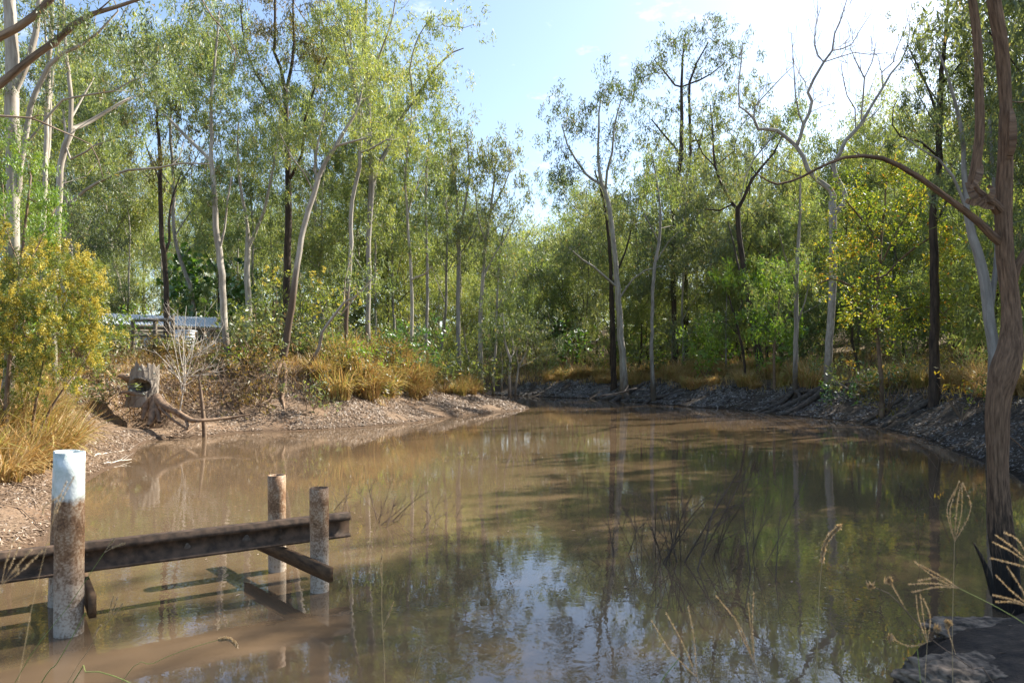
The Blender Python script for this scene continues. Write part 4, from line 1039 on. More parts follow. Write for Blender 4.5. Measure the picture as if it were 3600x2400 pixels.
# named shrubs on the left
shrub('wattle', 'rounded olive-gold wattle behind the leaning trunk and crooked sapling', wx(1130, 31), 31, 1.9, 3.3, 'wattle', dens=1.2, nleaf=80, extra=blossom_extra(.25, (1, -.3, .6), 40, .15), zc=2.9, L=.2)
shrub('wattle', 'loose yellow-green wattle between the V-forked gum and the ironbark', wx(925, 30), 30, 1.5, 3.2, 'wattle', dens=1.1, nleaf=75, extra=blossom_extra(.12, (1, -.3, .6), 40, .15), zc=2.3, L=.2)
shrub('broadleaf_bush', 'bright broad-leaved green bush behind the shed roof', wx(690, 44), 44, 2.4, 5.6, 'lush', dens=1.2, nleaf=60, wide=.7, L=.45, zc=4.2)
shrub('broadleaf_bush', 'lower bright green bush poking out at the right end of the shed roof', wx(800, 42), 42, 1.2, 4.2, 'lush', dens=1.2, nleaf=60, wide=.7, L=.42, zc=3.4)
shrub('bush', 'dense dark green bush on the left bank above the tussocks', wx(1440, 34), 34, 2.2, 2.6, 'lush', dens=1.3, nleaf=80, bias=-.1)
shrub('bush', 'rounded mid-green bush right of the dense dark one', wx(1560, 36), 36, 1.9, 2.2, 'olive', dens=1.3, nleaf=80)
shrub('bush', 'low light green bush at the water end of the left point', wx(1700, 40), 40, 1.7, 1.9, 'olive', dens=1.3, nleaf=80)
shrub('bush', 'sprawling yellow-leaved shrub in front of the shed fence', wx(430, 25.5), 25.5, 1.0, 1.5, 'fresh', dens=.7, nleaf=26, zc=.9)
shrub('bush', 'glossy green shrub between the golden wattle and the fence', wx(365, 24), 24, .9, 1.9, 'fresh', dens=1.2, nleaf=60, zc=1.1)
# fill shrubs: variants then copies
GSL, GSR = 'undergrowth shrubs on the left bank', 'undergrowth shrubs on the right bank'
LSL, LSR = 'mixed brown and olive shrub in the undergrowth along the left bank', 'backlit shrub in the undergrowth along the right bank slope'
ls = [shrub('shrub', LSL, wx(870, 26.5), 26.5, 1.1, 1.7, 'olive', GSL, dens=1.2, nleaf=60), shrub('shrub', LSL, wx(1130, 30), 30, 1.2, 1.6, 'olive', GSL, dens=1.0, nleaf=50, bias=.15),
      shrub('shrub', LSL, wx(930, 30), 30, 1.2, 2.0, 'gum_brown', GSL, dens=1.1, nleaf=55, bias=.1), shrub('shrub', LSL, wx(1230, 29), 29, 1.1, 1.5, 'fresh', GSL, dens=.9, nleaf=45)]
far_sh = [shrub('shrub', LSL, wx(1640, 50), 50, 1.5, 2.6, 'gum_gold', GSL, dens=1.1, nleaf=60), shrub('shrub', LSL, wx(300, 48), 48, 1.5, 2.6, 'gum', GSL, dens=1.1, nleaf=60)]
rs_ = np.random.default_rng(99)
k = 0
while k < 96:
    x, y = rs_.uniform(-24, 0.6), rs_.uniform(16, 46)
    s = float(shore_sd(x, y)[0]); px = CX + x / y * F
    if s < 3.1 or s > 13 or px < -100 or left_weight(np.array([x]), np.array([y]))[0] < .9: continue
    if s > 7 and rs_.random() < .5: continue
    if 330 < px < 800 and y < 34: continue
    if 900 < px < 1180 and y < 28.5: continue
    q = rs_.uniform(.6, 1.2)
    copy_tree(ls[k % 4], (x, y, hz(x, y)), rs_.uniform(0, 6.28), (q, q, q * rs_.uniform(.8, 1.2))); k += 1
k = 0
while k < 42:
    y = rs_.uniform(38, 74); px = rs_.uniform(-80, 1720); x = wx(px, y)
    if float(shore_sd(x, y)[0]) < 6: continue
    q = rs_.uniform(1.3, 2.3)
    copy_tree((ls + far_sh)[k % 6], (x, y, hz(x, y)), rs_.uniform(0, 6.28), (q, q, q * rs_.uniform(.9, 1.3)), 'tall shrub', 'shrubs deep in the left wood'); k += 1
GSB = 'dry brush on the eroded left bank face'
bs = [shrub('dry_shrub', 'dry', wx(900, 24), 24.4, .8, 1.0, 'gum_brown', GSB, dens=1.3, nleaf=34, bias=.25, nst=9), shrub('dry_shrub', 'dry', wx(690, 23.4), 23.4, .8, 1.0, 'straw', GSB, dens=1.2, nleaf=26, nst=9, bias=-.1), shrub('dry_shrub', 'dry', wx(1100, 25), 25.2, .8, 1.1, 'olive', GSB, dens=1.2, nleaf=34, nst=9, bias=.2)]
k = 0
while k < 110:
    x, y = rs_.uniform(-15, -1.5), rs_.uniform(17.5, 32)
    s = float(shore_sd(x, y)[0]); px = CX + x / y * F
    if s < 2.5 or s > 5.2 or px < 240 or left_weight(np.array([x]), np.array([y]))[0] < .9: continue
    if 400 < px < 600 and s < 4.3: continue
    q = rs_.uniform(.6, 1.15) * (.6 if 930 < px < 1150 and y < 28 else 1)
    copy_tree(bs[k % 3], (x, y, hz(x, y)), rs_.uniform(0, 6.28), (q, q, q * rs_.uniform(.7, 1.1))); k += 1
rsv = [shrub('shrub', LSR, wx(2480, 46), 46, 1.5, 2.2, 'fresh', GSR, dens=1.0, nleaf=55), shrub('shrub', LSR, wx(3000, 31), 31, 1.3, 1.8, 'olive', GSR, dens=1.1, nleaf=60),
       shrub('shrub', LSR, wx(3120, 27), 27, 1.3, 2.0, 'gum_brown', GSR, dens=1.0, nleaf=55), shrub('shrub', LSR, wx(2250, 54), 54, 1.6, 2.4, 'gum_dark', GSR, dens=1.1, nleaf=60), shrub('shrub', LSR, wx(3380, 21), 21, 1.1, 1.7, 'yellowing', GSR, dens=.8, nleaf=40)]
k = 0
while k < 84:
    x, y = rs_.uniform(-8, 46), rs_.uniform(10, 84)
    s = float(shore_sd(x, y)[0]); px = CX + x / y * F
    if s < (2.5 if y < 36 else 3.2) or s > 26 or px > 3750 or left_weight(np.array([x]), np.array([y]))[0] > .1: continue
    if s > 9 and rs_.random() < .4: continue
    if 2350 < px < 2760 and s < 8: continue
    q = rs_.uniform(.65, 1.35) * (0.8 + .2 * min(1, y / 40))
    copy_tree(rsv[[1, 2, 4][int(rs_.integers(0, 3))] if y < 36 else [0, 3, 1][int(rs_.integers(0, 3))]], (x, y, hz(x, y)), rs_.uniform(0, 6.28), (q, q, q * rs_.uniform(.8, 1.2))); k += 1
k = 0
while k < 42:
    y = rs_.uniform(56, 96); px = rs_.uniform(1880, 3700); x = wx(px, y)
    if float(shore_sd(x, y)[0]) < 8: continue
    q = rs_.uniform(1.6, 2.6)
    copy_tree([rsv[0], rsv[3], far_sh[0]][k % 3], (x, y, hz(x, y)), rs_.uniform(0, 6.28), (q, q, q * rs_.uniform(.8, 1.2)), 'tall shrub', 'shrubs deep in the right wood'); k += 1
shrub('fern_bush', 'dark lush bush hanging over the mud left of the dead tree foot', wx(3000, 30.5), 30.0, 1.6, 1.5, 'lush', dens=1.2, nleaf=70, bias=-.1)
shrub('palm_like_bush', 'pale blue-green feathery shrub in the dark hollow at the channel end', wx(2010, 62), 62, 1.6, 4.6, 'lush', dens=.8, nleaf=50, zc=3.6)

# ------------------------------------------------------------------ grass
def blades(B, L, az, bend, wd, r, up0=0.25):
    """curved strips: B (n,3) feet, L lengths, az azimuth, bend outward curl -> V,Q"""
    n_ = len(B)
    seg = 4
    d = np.stack([np.cos(az), np.sin(az), np.zeros(n_)], 1)
    s = np.stack([-np.sin(az), np.cos(az), np.zeros(n_)], 1)
    s = norm(s + r.normal(0, .5, (n_, 3)) * np.array([1, 1, .2]))
    pts = [B]; th = up0 * r.uniform(.3, 1.6, n_)
    p_ = B.copy()
    for k in range(seg - 1):
        p_ = p_ + (L / (seg - 1))[:, None] * (np.cos(th)[:, None] * np.array([0, 0, 1.0]) + np.sin(th)[:, None] * d)
        th = th + bend
        pts.append(p_)
    W = [1.0, .9, .6, .08]
    V = np.stack([np.stack([q - s * (wd * f)[:, None], q + s * (wd * f)[:, None]], 1) for q, f in zip(pts, W)], 1)   # n,seg,2,3
    base = np.arange(n_)[:, None] * (seg * 2)
    Q = np.concatenate([base + np.array([[2 * k, 2 * k + 1, 2 * k + 3, 2 * k + 2]]) for k in range(seg - 1)], 1).reshape(-1, 4)
    return V.reshape(-1, 3), Q, seg - 1

def tussock_mesh(r, rad, ln, nb, wd, green=.2):
    a = r.uniform(0, 6.28, nb); q = rad * np.sqrt(r.random(nb))
    B = np.stack([np.cos(a) * q, np.sin(a) * q, np.full(nb, -.08)], 1)
    V, Q, sg = blades(B, ln * r.uniform(.5, 1.2, nb), a + r.normal(0, .9, nb), r.uniform(.1, .95, nb), wd * r.uniform(.6, 1.3, nb), r)
    t = np.where(r.random(nb) < green, r.uniform(.82, 1, nb), np.clip(r.normal(.45, .2, nb), 0, .78))
    return mesh_np('blades', V, Q, tint=np.repeat(t, sg))
rg = np.random.default_rng(44)
TM = [tussock_mesh(rg, .34, .95, 420, .012, .2), tussock_mesh(rg, .40, 1.1, 460, .013, .4), tussock_mesh(rg, .30, .8, 360, .012, .12), tussock_mesh(rg, .34, 1.0, 420, .013, .65)]
def tussock(x, y, k, q, label, group, name='grass_tussock'):
    g = hz(x, y)
    o = obj(name, TM[k], M['straw'], loc=(x, y, g)); o.scale = (q, q, q * rg.uniform(.85, 1.1)); o.rotation_euler = (rg.normal(0, .1), rg.normal(0, .1), rg.uniform(0, 6.28))
    tag(o, label, 'grass tussock', group)
LT, GT = 'tawny arching grass tussock on the crest of the left mud bank', 'tawny tussocks on the left bank'
k = 0
while k < 46:
    x, y = rg.uniform(-8, 1.2), rg.uniform(23, 42)
    s = float(shore_sd(x, y)[0])
    if s < 2.5 or s > 4.9 or left_weight(np.array([x]), np.array([y]))[0] < .9 or y > 41: continue
    big_ = 1.5 if (1130 < CX + x / y * F < 1480) else 1.0
    tussock(x, y, int(rg.integers(0, 4)), rg.uniform(.75, 1.2) * big_, LT, GT); k += 1
LT2, GT2 = 'straw-coloured grass tussock drooping down the near left bank below the wattle', 'tussocks below the golden wattle'
k = 0
while k < 48:
    x, y = rg.uniform(-14, -7), rg.uniform(10, 19)
    s = float(shore_sd(x, y)[0]); px = CX + x / y * F
    if s < (.9 if px < 200 and y > 10.5 else 1.7) or s > 4.4 or px > 330 or px < -120: continue
    tussock(x, y, int(rg.integers(0, 4)), rg.uniform(.85, 1.3), LT2, GT2); k += 1
LT3, GT3 = 'backlit golden grass tussock along the foot of the far bank', 'golden tussocks on the far bank'
k = 0
while k < 90:
    x, y = rg.uniform(2, 18), rg.uniform(14, 62)
    s = float(shore_sd(x, y)[0]); px = CX + x / y * F
    if s < 2.2 or s > 8 or left_weight(np.array([x]), np.array([y]))[0] > .1 or not (1900 < px < 3700): continue
    tussock(x, y, int(rg.integers(0, 4)), rg.uniform(.9, 1.4), LT3, GT3); k += 1

def scatter_grass(name, label, nb, xr, yr, cond, ln, wd, mat, seed, green=.2):
    r = np.random.default_rng(seed)
    x, y = r.uniform(*xr, nb * 6), r.uniform(*yr, nb * 6)
    # patchy
    s = shore_sd(x, y)
    keep = cond(x, y, s) & (vnoise(x * .6 + 31, y * .6 + 7) + .5 > r.random(len(x)) * .9)
    x, y = x[keep][:nb], y[keep][:nb]
    z = height(x, y)
    m_ = len(x)
    B = np.stack([x, y, z - .03], 1)
    V, Q, sg = blades(B, ln * r.uniform(.4, 1.3, m_), r.uniform(0, 6.28, m_), r.uniform(.15, .6, m_), wd * np.maximum(1, y / 25) * r.uniform(.6, 1.3, m_), r)
    t = np.where(r.random(m_) < green, r.uniform(.82, 1, m_), np.clip(r.normal(.4, .22, m_), 0, .78))
    o = obj(name, mesh_np(name, V, Q, tint=np.repeat(t, sg)), M[mat])
    tag(o, label, 'grass', kind='stuff')
inview = lambda x, y: (CX + x / y * F > -150) & (CX + x / y * F < 3750)
lw = left_weight
scatter_grass('grass', 'dry brown and green grass over the top of the left bank', 16000, (-24, 1.5), (12, 48), lambda x, y, s: (s > 2.7) & (s < 12) & inview(x, y) & (lw(x, y) > .6), .5, .007, 'straw', 61, .35)
scatter_grass('grass', 'long dry grass down the face of the eroded left bank', 9000, (-16, -1), (9, 32), lambda x, y, s: (s > 2.2 + .4 * np.sin(x * 2.1 + y)) & (s < 4.6) & inview(x, y) & (lw(x, y) > .6), .55, .008, 'straw', 63, .12)
scatter_grass('grass', 'dry backlit grass over the far and right slope', 16000, (-4, 40), (12, 75), lambda x, y, s: (s > 2.0) & (s < 16) & inview(x, y) & (lw(x, y) < .4), .6, .007, 'straw', 62, .3)

# ------------------------------------------------------------------ fallen leaves
def scatter_litter(name, label, nb, xr, yr, cond, L, wd, mat, seed, bias=0.0):
    r = np.random.default_rng(seed)
    x, y = r.uniform(*xr, nb * 8), r.uniform(*yr, nb * 8)
    s = shore_sd(x, y)
    keep = cond(x, y, s) & (1.5 * vnoise(x * 1.1 + 3, y * 1.1 + 17) + .5 * vnoise(x * 4, y * 4) + .5 > r.random(len(x)) * .9)
    x, y = x[keep][:nb], y[keep][:nb]
    z = height(x, y); e = .12
    N = norm(np.stack([-(height(x + e, y) - z) / e, -(height(x, y + e) - z) / e, np.ones(len(x))], 1) + r.normal(0, .28, (len(x), 3)))
    a = norm(np.cross(N, r.normal(0, 1, (len(x), 3)))); b = np.cross(N, a)
    C = np.stack([x, y, z + r.uniform(.004, .03, len(x))], 1)
    ln = (L * np.maximum(1, y / 14) * r.uniform(.6, 1.3, len(x)))[:, None]; w_ = (wd * np.maximum(1, y / 14) * r.uniform(.7, 1.3, len(x)))[:, None]
    V = np.stack([C - a * ln * .5, C + b * w_ + N * .006, C + a * ln * .5 + N * r.uniform(0, .02, (len(x), 1)), C - b * w_ + N * .006], 1).reshape(-1, 3)
    o = obj(name, mesh_np(name, V, np.arange(len(x) * 4).reshape(-1, 4), tint=np.clip(r.normal(.5 + bias, .24, len(x)), 0, 1)), M[mat])
    tag(o, label, 'leaf litter', kind='stuff')
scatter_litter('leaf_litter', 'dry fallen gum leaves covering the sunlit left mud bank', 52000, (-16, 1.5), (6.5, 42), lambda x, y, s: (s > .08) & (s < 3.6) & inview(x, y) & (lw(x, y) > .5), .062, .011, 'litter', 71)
scatter_litter('leaf_litter', 'dark fallen leaves covering the shaded right and far mud bank', 34000, (-2, 20), (8, 62), lambda x, y, s: (s > .06) & (s < 3.2) & inview(x, y) & (lw(x, y) < .4) & (y > 8), .08, .014, 'litter_dark', 72)
scatter_litter('leaf_litter', 'grey fallen leaves around the foreground rocks', 6500, (2.2, 6.0), (3.0, 7.0), lambda x, y, s: (s > .03), .06, .010, 'litter', 73, -.12)
# bits floating on the water
r = np.random.default_rng(81)
x, y = r.uniform(-9, 14, 9000), r.uniform(6, 44, 9000)
keep = (shore_sd(x, y) < -.1) & (vnoise(x * .25 + 40, y * .25) + .35 > r.random(9000) * .8)
x, y = x[keep][:900], y[keep][:900]
a = r.uniform(0, 6.28, len(x)); L_ = .022 * np.maximum(1, y / 12) * r.uniform(.5, 1.5, len(x))
d = np.stack([np.cos(a), np.sin(a), 0 * a], 1) * L_[:, None]; b = np.stack([-np.sin(a), np.cos(a), 0 * a], 1) * (L_ * .35)[:, None]
C = np.stack([x, y, np.full(len(x), .004)], 1)
V = np.stack([C - d, C + b, C + d, C - b], 1).reshape(-1, 3)
tag(obj('floating_leaves', mesh_np('floating_leaves', V, np.arange(len(x) * 4).reshape(-1, 4), tint=r.uniform(.3, 1, len(x))), M['litter']), 'tiny pale leaves floating on the water', 'floating leaves', kind='stuff')
#PART4
# ------------------------------------------------------------------ old jetty frame
m, n, l, out = new_mat('weathered_pipe')
p = n.new('ShaderNodeBsdfPrincipled'); p.inputs['Roughness'].default_value = 0.6; p.inputs['Specular IOR Level'].default_value = 0.3
tc = n.new('ShaderNodeTexCoord'); sx = n.new('ShaderNodeSeparateXYZ'); l.new(tc.outputs['Object'], sx.inputs[0])
nz = n.new('ShaderNodeTexNoise'); nz.inputs['Scale'].default_value = 9; nz.inputs['Detail'].default_value = 8; nz.inputs['Roughness'].default_value = .7; l.new(tc.outputs['Object'], nz.inputs['Vector'])
nf = n.new('ShaderNodeTexNoise'); nf.inputs['Scale'].default_value = 60; nf.inputs['Detail'].default_value = 4; l.new(tc.outputs['Object'], nf.inputs['Vector'])
at_ = n.new('ShaderNodeAttribute'); at_.attribute_name = 'paint_line'; at_.attribute_type = 'OBJECT'
sub = n.new('ShaderNodeMath'); sub.operation = 'SUBTRACT'; l.new(sx.outputs[2], sub.inputs[0]); l.new(at_.outputs['Fac'], sub.inputs[1])
ad = n.new('ShaderNodeMath'); ad.operation = 'MULTIPLY_ADD'; l.new(nz.outputs['Fac'], ad.inputs[0]); ad.inputs[1].default_value = .17; l.new(sub.outputs[0], ad.inputs[2])
mrt = n.new('ShaderNodeMapRange'); mrt.inputs[1].default_value = .055; mrt.inputs[2].default_value = .105; l.new(ad.outputs[0], mrt.inputs[0])
r_rust = ramp(n, [(.36, (.075, .040, .022)), (.5, (.22, .12, .06)), (.66, (.44, .33, .22))]); 
mx0 = n.new('ShaderNodeMath'); mx0.operation = 'MULTIPLY_ADD'; l.new(nf.outputs['Fac'], mx0.inputs[0]); mx0.inputs[1].default_value = .45
mx1 = n.new('ShaderNodeMath'); mx1.operation = 'MULTIPLY'; l.new(nz.outputs['Fac'], mx1.inputs[0]); mx1.inputs[1].default_value = .6; l.new(mx1.outputs[0], mx0.inputs[2])
l.new(mx0.outputs[0], r_rust.inputs[0])
# paler scoured foot
mrf = n.new('ShaderNodeMapRange'); mrf.inputs[1].default_value = .60; mrf.inputs[2].default_value = .18; l.new(sx.outputs[2], mrf.inputs[0])
mfo = n.new('ShaderNodeMath'); mfo.operation = 'MULTIPLY'; l.new(mrf.outputs[0], mfo.inputs[0]); mfo.inputs[1].default_value = .75
mf = n.new('ShaderNodeMix'); mf.data_type = 'RGBA'; l.new(mfo.outputs[0], mf.inputs[0]); l.new(r_rust.outputs[0], mf.inputs[6])
r_foot = ramp(n, [(.42, (.20, .15, .10)), (.55, (.48, .44, .37))]); l.new(mx0.outputs[0], r_foot.inputs[0]); l.new(r_foot.outputs[0], mf.inputs[7])
r_p = ramp(n, [(.35, (.46, .51, .45)), (.6, (.70, .74, .71))]); l.new(nz.outputs['Fac'], r_p.inputs[0])
mt = n.new('ShaderNodeMix'); mt.data_type = 'RGBA'; l.new(mrt.outputs[0], mt.inputs[0]); l.new(mf.outputs[2], mt.inputs[6]); l.new(r_p.outputs[0], mt.inputs[7])
l.new(mt.outputs[2], p.inputs['Base Color'])
bp = n.new('ShaderNodeBump'); bp.inputs['Strength'].default_value = .25; bp.inputs['Distance'].default_value = .01; l.new(nf.outputs['Fac'], bp.inputs['Height']); l.new(bp.outputs[0], p.inputs['Normal'])
l.new(p.outputs[0], out.inputs['Surface'])
M['pipe'] = m
M['beam'] = plain_mat('rusted_steel_beam', (.045, .031, .021), (.125, .080, .052), 14, .75, .4)
M['board'] = bark_mat('old_hardwood_board', (.14, .085, .045), (.055, .035, .022), scale=(3, 3, 12), bump=.5)

def pipe_mesh(name, top, foot, rad, wall=.009, collar=0.0, sides=40):
    zs = np.linspace(0, 1, 14)
    top, foot = np.array(top, float), np.array(foot, float)
    path = foot + (top - foot) * zs[:, None]
    rr = np.full(14, rad)
    if collar: rr[-3:] *= 1 + collar
    mb = MB(); V, Q, T = tube(path, rr, sides); mb.add(V, Q)
    Vi, Qi, _ = tube(path[6:], rr[6:] - wall, sides); mb.add(Vi, Qi[:, ::-1])
    # rim joins outer and inner edge
    o0 = 13 * sides; i0 = 14 * sides + 7 * sides
    a = np.arange(sides); b = (a + 1) % sides
    mb.q.append(np.stack([o0 + a, o0 + b, i0 + b, i0 + a], 1))
    return mb.mesh(name)
jet = empty('jetty_frame', (-2.9, 6.1, 0))
tag(jet, 'derelict jetty frame of four pipe piles carrying a long rusty beam', 'jetty')
jo = np.array([-2.9, 6.1, 0])
def jpart(name, me, mat):
    o = obj(name, me, mat, jet); o.location = -jo
    return o
for (tx, ty, tz, fx, fy, rad, pl, lab, colr) in [(-3.392, 5.24, 1.393, -3.41, 5.24, .1, 1.035, 'rust-stained pile with a pale blue painted top', 0), (-3.86, 5.92, 1.325, -3.93, 5.90, .098, .93, 'pale-topped pile half hidden behind the front one', 0),
                             (-1.772, 6.27, .945, -1.76, 6.27, .083, 9, 'rusty open-topped pile in front of the beam end', .04), (-2.386, 6.92, .965, -2.372, 6.92, .087, 9, 'orange-brown open pile behind the beam', 0)]:
    o = jpart('pile', pipe_mesh('pile', (tx, ty, tz), (fx, fy, -.9), rad, collar=colr), M['pipe'])
    o['label'] = lab; o['paint_line'] = float(pl)
# beam: rolled section with cap
bd = np.array([1.58, 1.03, 0]); bd /= np.linalg.norm(bd); bn = np.array([-bd[1], bd[0], 0])
b0 = np.array([-3.66, 5.57, 0]) - bd * 2.0; b1 = np.array([-1.645, 6.88, 0])
prof = [(-.055, .36), (.055, .36), (.055, .385), (.014, .393), (.014, .525), (.05, .53), (.05, .598), (-.05, .598), (-.05, .572), (-.056, .57), (-.056, .53), (-.014, .525), (-.014, .393), (-.055, .385)]
npf = len(prof); nseg = 26
V = []
rb = np.random.default_rng(6)
for k in range(nseg):
    q = b0 + (b1 - b0) * k / (nseg - 1)
    for (u, z) in prof: V.append(q + bn * (u + rb.normal(0, .0008)) + np.array([0, 0, z + rb.normal(0, .0012)]))
Q = [[k * npf + j, k * npf + (j + 1) % npf, (k + 1) * npf + (j + 1) % npf, (k + 1) * npf + j] for k in range(nseg - 1) for j in range(npf)]
mb = MB(); mb.add(V, Q)
e0 = (nseg - 1) * npf
mb.q.append(np.array([[e0, e0 + 1, e0 + 2, e0 + 13], [e0 + 13, e0 + 2, e0 + 3, e0 + 12], [e0 + 12, e0 + 3, e0 + 4, e0 + 11], [e0 + 11, e0 + 4, e0 + 5, e0 + 10], [e0 + 10, e0 + 5, e0 + 6, e0 + 9], [e0 + 9, e0 + 6, e0 + 7, e0 + 8]]))
jpart('beam', mb.mesh('beam', smooth=False), M['beam'])
M['stain'] = plain_mat('pale_dried_mud', (.16, .13, .105), (.09, .07, .055), 30, .9)
for u_ in (2.92, 3.42):
    c_ = b0 + bd * u_ - bn * .0155; a_ = np.linspace(0, 2 * math.pi, 15)[:-1]; rr_ = .038 * (1 + .18 * np.sin(3 * a_ + u_) + .1 * np.sin(7 * a_))
    ring = c_ + np.outer(rr_ * np.cos(a_), bd) + np.outer(rr_ * np.sin(a_), np.array([0, 0, 1.0])) + np.array([0, 0, .462])
    Vs = np.vstack([ring, ring + bn * .004, (c_ + np.array([0, 0, .462]) - bn * .003)[None]])
    me_ = mesh_np('mud_spot', Vs, [[k_, 14 + k_, 14 + (k_ + 1) % 14, (k_ + 1) % 14] for k_ in range(14)], [[k_, (k_ + 1) % 14, 28] for k_ in range(14)])
    jpart('mud_spot', me_, M['stain'])
for (px_, py_) in ((-3.66, 5.57), (-2.08, 6.6)):
    for dz_ in (.43, .50):
        for du_ in (-.16, .16):
            c_ = np.array([px_, py_, dz_]) + bd * du_ - bn * .014
            mb_ = MB(); mb_.add(*tube(np.array([c_, c_ - bn * .018]), .014, 6, cap=True)); jpart('bolt', mb_.mesh('bolt', smooth=False), M['beam'])
def board(a, b, z0, z1, th):
    a, b = np.array(a, float), np.array(b, float)
    d_ = norm(b - a); s_ = np.array([-d_[1], d_[0], 0]) * th / 2
    V = []
    for k in range(9):
        q = a + (b - a) * k / 8
        V += [q - s_ + [0, 0, z0], q + s_ + [0, 0, z0], q + s_ + [0, 0, z1], q - s_ + [0, 0, z1]]
    Q = [[k * 4 + j, k * 4 + (j + 1) % 4, (k + 1) * 4 + (j + 1) % 4, (k + 1) * 4 + j] for k in range(8) for j in range(4)] + [[3, 2, 1, 0], [32, 33, 34, 35]]
    mb = MB(); mb.add(V, Q); return mb.mesh('cross_board', smooth=False)
jpart('cross_board', board((-2.80, 7.19, 0), (-1.555, 5.86, 0), .205, .328, .045), M['board'])
jpart('cross_board', board((-3.86, 6.10, 0), (-3.20, 5.21, 0), .13, .30, .05), M['board'])

# ------------------------------------------------------------------ shed and fence
sp0, sp1 = np.array([wx(318, 33), 33.0]), np.array([wx(782, 36.2), 36.2])
sdv = norm(sp1 - sp0); snv = np.array([-sdv[1], sdv[0]]); slen = np.linalg.norm(sp1 - sp0)
shed = empty('shed', (*sp0, 2.6)); tag(shed, 'low cream shed with a corrugated iron roof behind the dead white shrub', 'shed')
so = np.array([*sp0, 2.6])
def sp(u, v, z): return np.array([sp0[0] + sdv[0] * u + snv[0] * v, sp0[1] + sdv[1] * u + snv[1] * v, z])
M['tin'] = plain_mat('corrugated_iron', (.62, .65, .69), (.50, .53, .57), 1.5, .45, .05, .15)
M['cream'] = plain_mat('cream_weatherboard', (.50, .46, .38), (.42, .38, .30), 3, .8, .1)
M['white_panel'] = plain_mat('white_paint', (.72, .73, .74), (.60, .61, .62), 3, .6, .1)
M['greytimber'] = plain_mat('grey_weathered_timber', (.24, .20, .15), (.13, .105, .08), 9, .9, .4)
M['painted_void'] = plain_mat('painted_dark_interior', (.03, .03, .03), (.05, .045, .04), 3)
nsh = 8
for k in range(nsh):
    u = np.linspace(-.4 + k * (slen + .8) / nsh, -.4 + (k + 1) * (slen + .8) / nsh + .04, 60)
    rows = []
    for (v, z) in [(-.45, 4.38), (1.6, 4.80), (3.4, 5.16)]:
        rows.append(np.array([sp(a, v, z + .022 * math.sin(a * 2 * math.pi / .152) + .003 * (k % 2)) for a in u]))
    V = np.vstack(rows); m_ = len(u); i = np.arange(m_ - 1)
    Q = np.concatenate([np.stack([i + a * m_, i + 1 + a * m_, i + 1 + (a + 1) * m_, i + (a + 1) * m_], 1) for a in (0, 1)])
    obj('roof_sheet', mesh_np('roof_sheet', V - so, Q, smooth=True), M['tin'], shed)
def shp(name, lst, mat):
    mb = MB()
    for (u0, u1, v0, v1, z0, z1) in lst:
        c = sp((u0 + u1) / 2, (v0 + v1) / 2, (z0 + z1) / 2)
        mb.add(*box(c, (u1 - u0, v1 - v0, z1 - z0), math.atan2(sdv[1], sdv[0])))
    return obj(name, mb.mesh(name, smooth=False, origin=so), mat, shed)
for k in range(12):   # weatherboards
    shp('weatherboard', [(-.2, slen + .1, .02 + .012 * (k % 2), .06 + .012 * (k % 2), 2.4 + k * .16, 2.4 + k * .16 + .158)], M['cream'])
shp('fascia', [(-.45, slen + .45, -.43, -.40, 4.22, 4.35)], M['greytimber'])
shp('end_wall', [(slen + .02, slen + .12, .1, 6, 2.4, 4.3)], M['cream'])
shp('end_wall', [(-.3, -.2, .1, 6, 2.4, 4.3)], M['cream'])
w_ = shp('window', [(1.75, 2.75, -.02, .0, 3.15, 3.95)], M['white_panel'])
shp('window', [(4.4, 5.0, -.02, .0, 3.3, 3.9)], M['painted_void'])  # solid panel on the wall; the gloom inside is painted as dark colour
for u in (.1, 2.0, 3.6, 5.2): shp('veranda_post', [(u, u + .09, -.36, -.27, 2.4, 4.25)], M['greytimber'])
# water tank beside the shed
tk = MB(); tz = np.linspace(0, 1.5, 46); cpt = sp(4.0, -1.4, 0)
tk.add(*tube(np.stack([np.full(46, cpt[0]), np.full(46, cpt[1]), 2.6 + tz], 1), .55 + .015 * np.sin(tz * 2 * math.pi / .16), 24, cap=True))
tag(obj('water_tank', tk.mesh('water_tank', origin=(cpt[0], cpt[1], 2.6)), M['tin'], loc=(cpt[0], cpt[1], 2.6)), 'small grey corrugated water tank in front of the shed wall', 'tank')
FY = 26.0
fence = empty('rail_fence', at(540, 1225, FY)); tag(fence, 'weathered timber rail and posts in front of the shed', 'fence')
fo = at(540, 1225, FY)
def cyl_between(a, b, rad, sides=8):
    P_ = catmull(np.array([a, (np.array(a) + b) / 2 + np.array([0, 0, .004]), b]), .15)
    mb = MB(); mb.add(*tube(P_, rad, sides, cap=True, lump=.05)); return mb
for (px, t, b_) in [(467, 1123, 1262), (545, 1131, 1262), (607, 1108, 1262), (410, 1140, 1262)]:
    a = at(px, t, FY)
    obj('post', cyl_between((a[0], a[1], 2.2), a, .075).mesh('post', origin=fo), M['greytimber'], fence)
obj('rail', cyl_between(at(462, 1127, FY - .1), at(612, 1124, FY - .1), .06).mesh('rail', origin=fo), M['greytimber'], fence)
obj('rail', cyl_between(at(405, 1178, FY - .1), at(612, 1182, FY - .1), .045).mesh('rail', origin=fo), M['greytimber'], fence)
for q, (px0, t0) in enumerate([(395, 1150), (440, 1160), (500, 1165), (640, 1165), (690, 1168), (735, 1170)]):
    a = at(px0, t0, 30)
    tag(obj('fence_post', cyl_between((a[0], a[1], 2.3), a, .06).mesh('fence_post', origin=a), M['greytimber'], loc=a), ['leftmost', 'second', 'third', 'fourth', 'fifth', 'rightmost'][q] + ' of the thin posts standing along the shed wall', 'post')

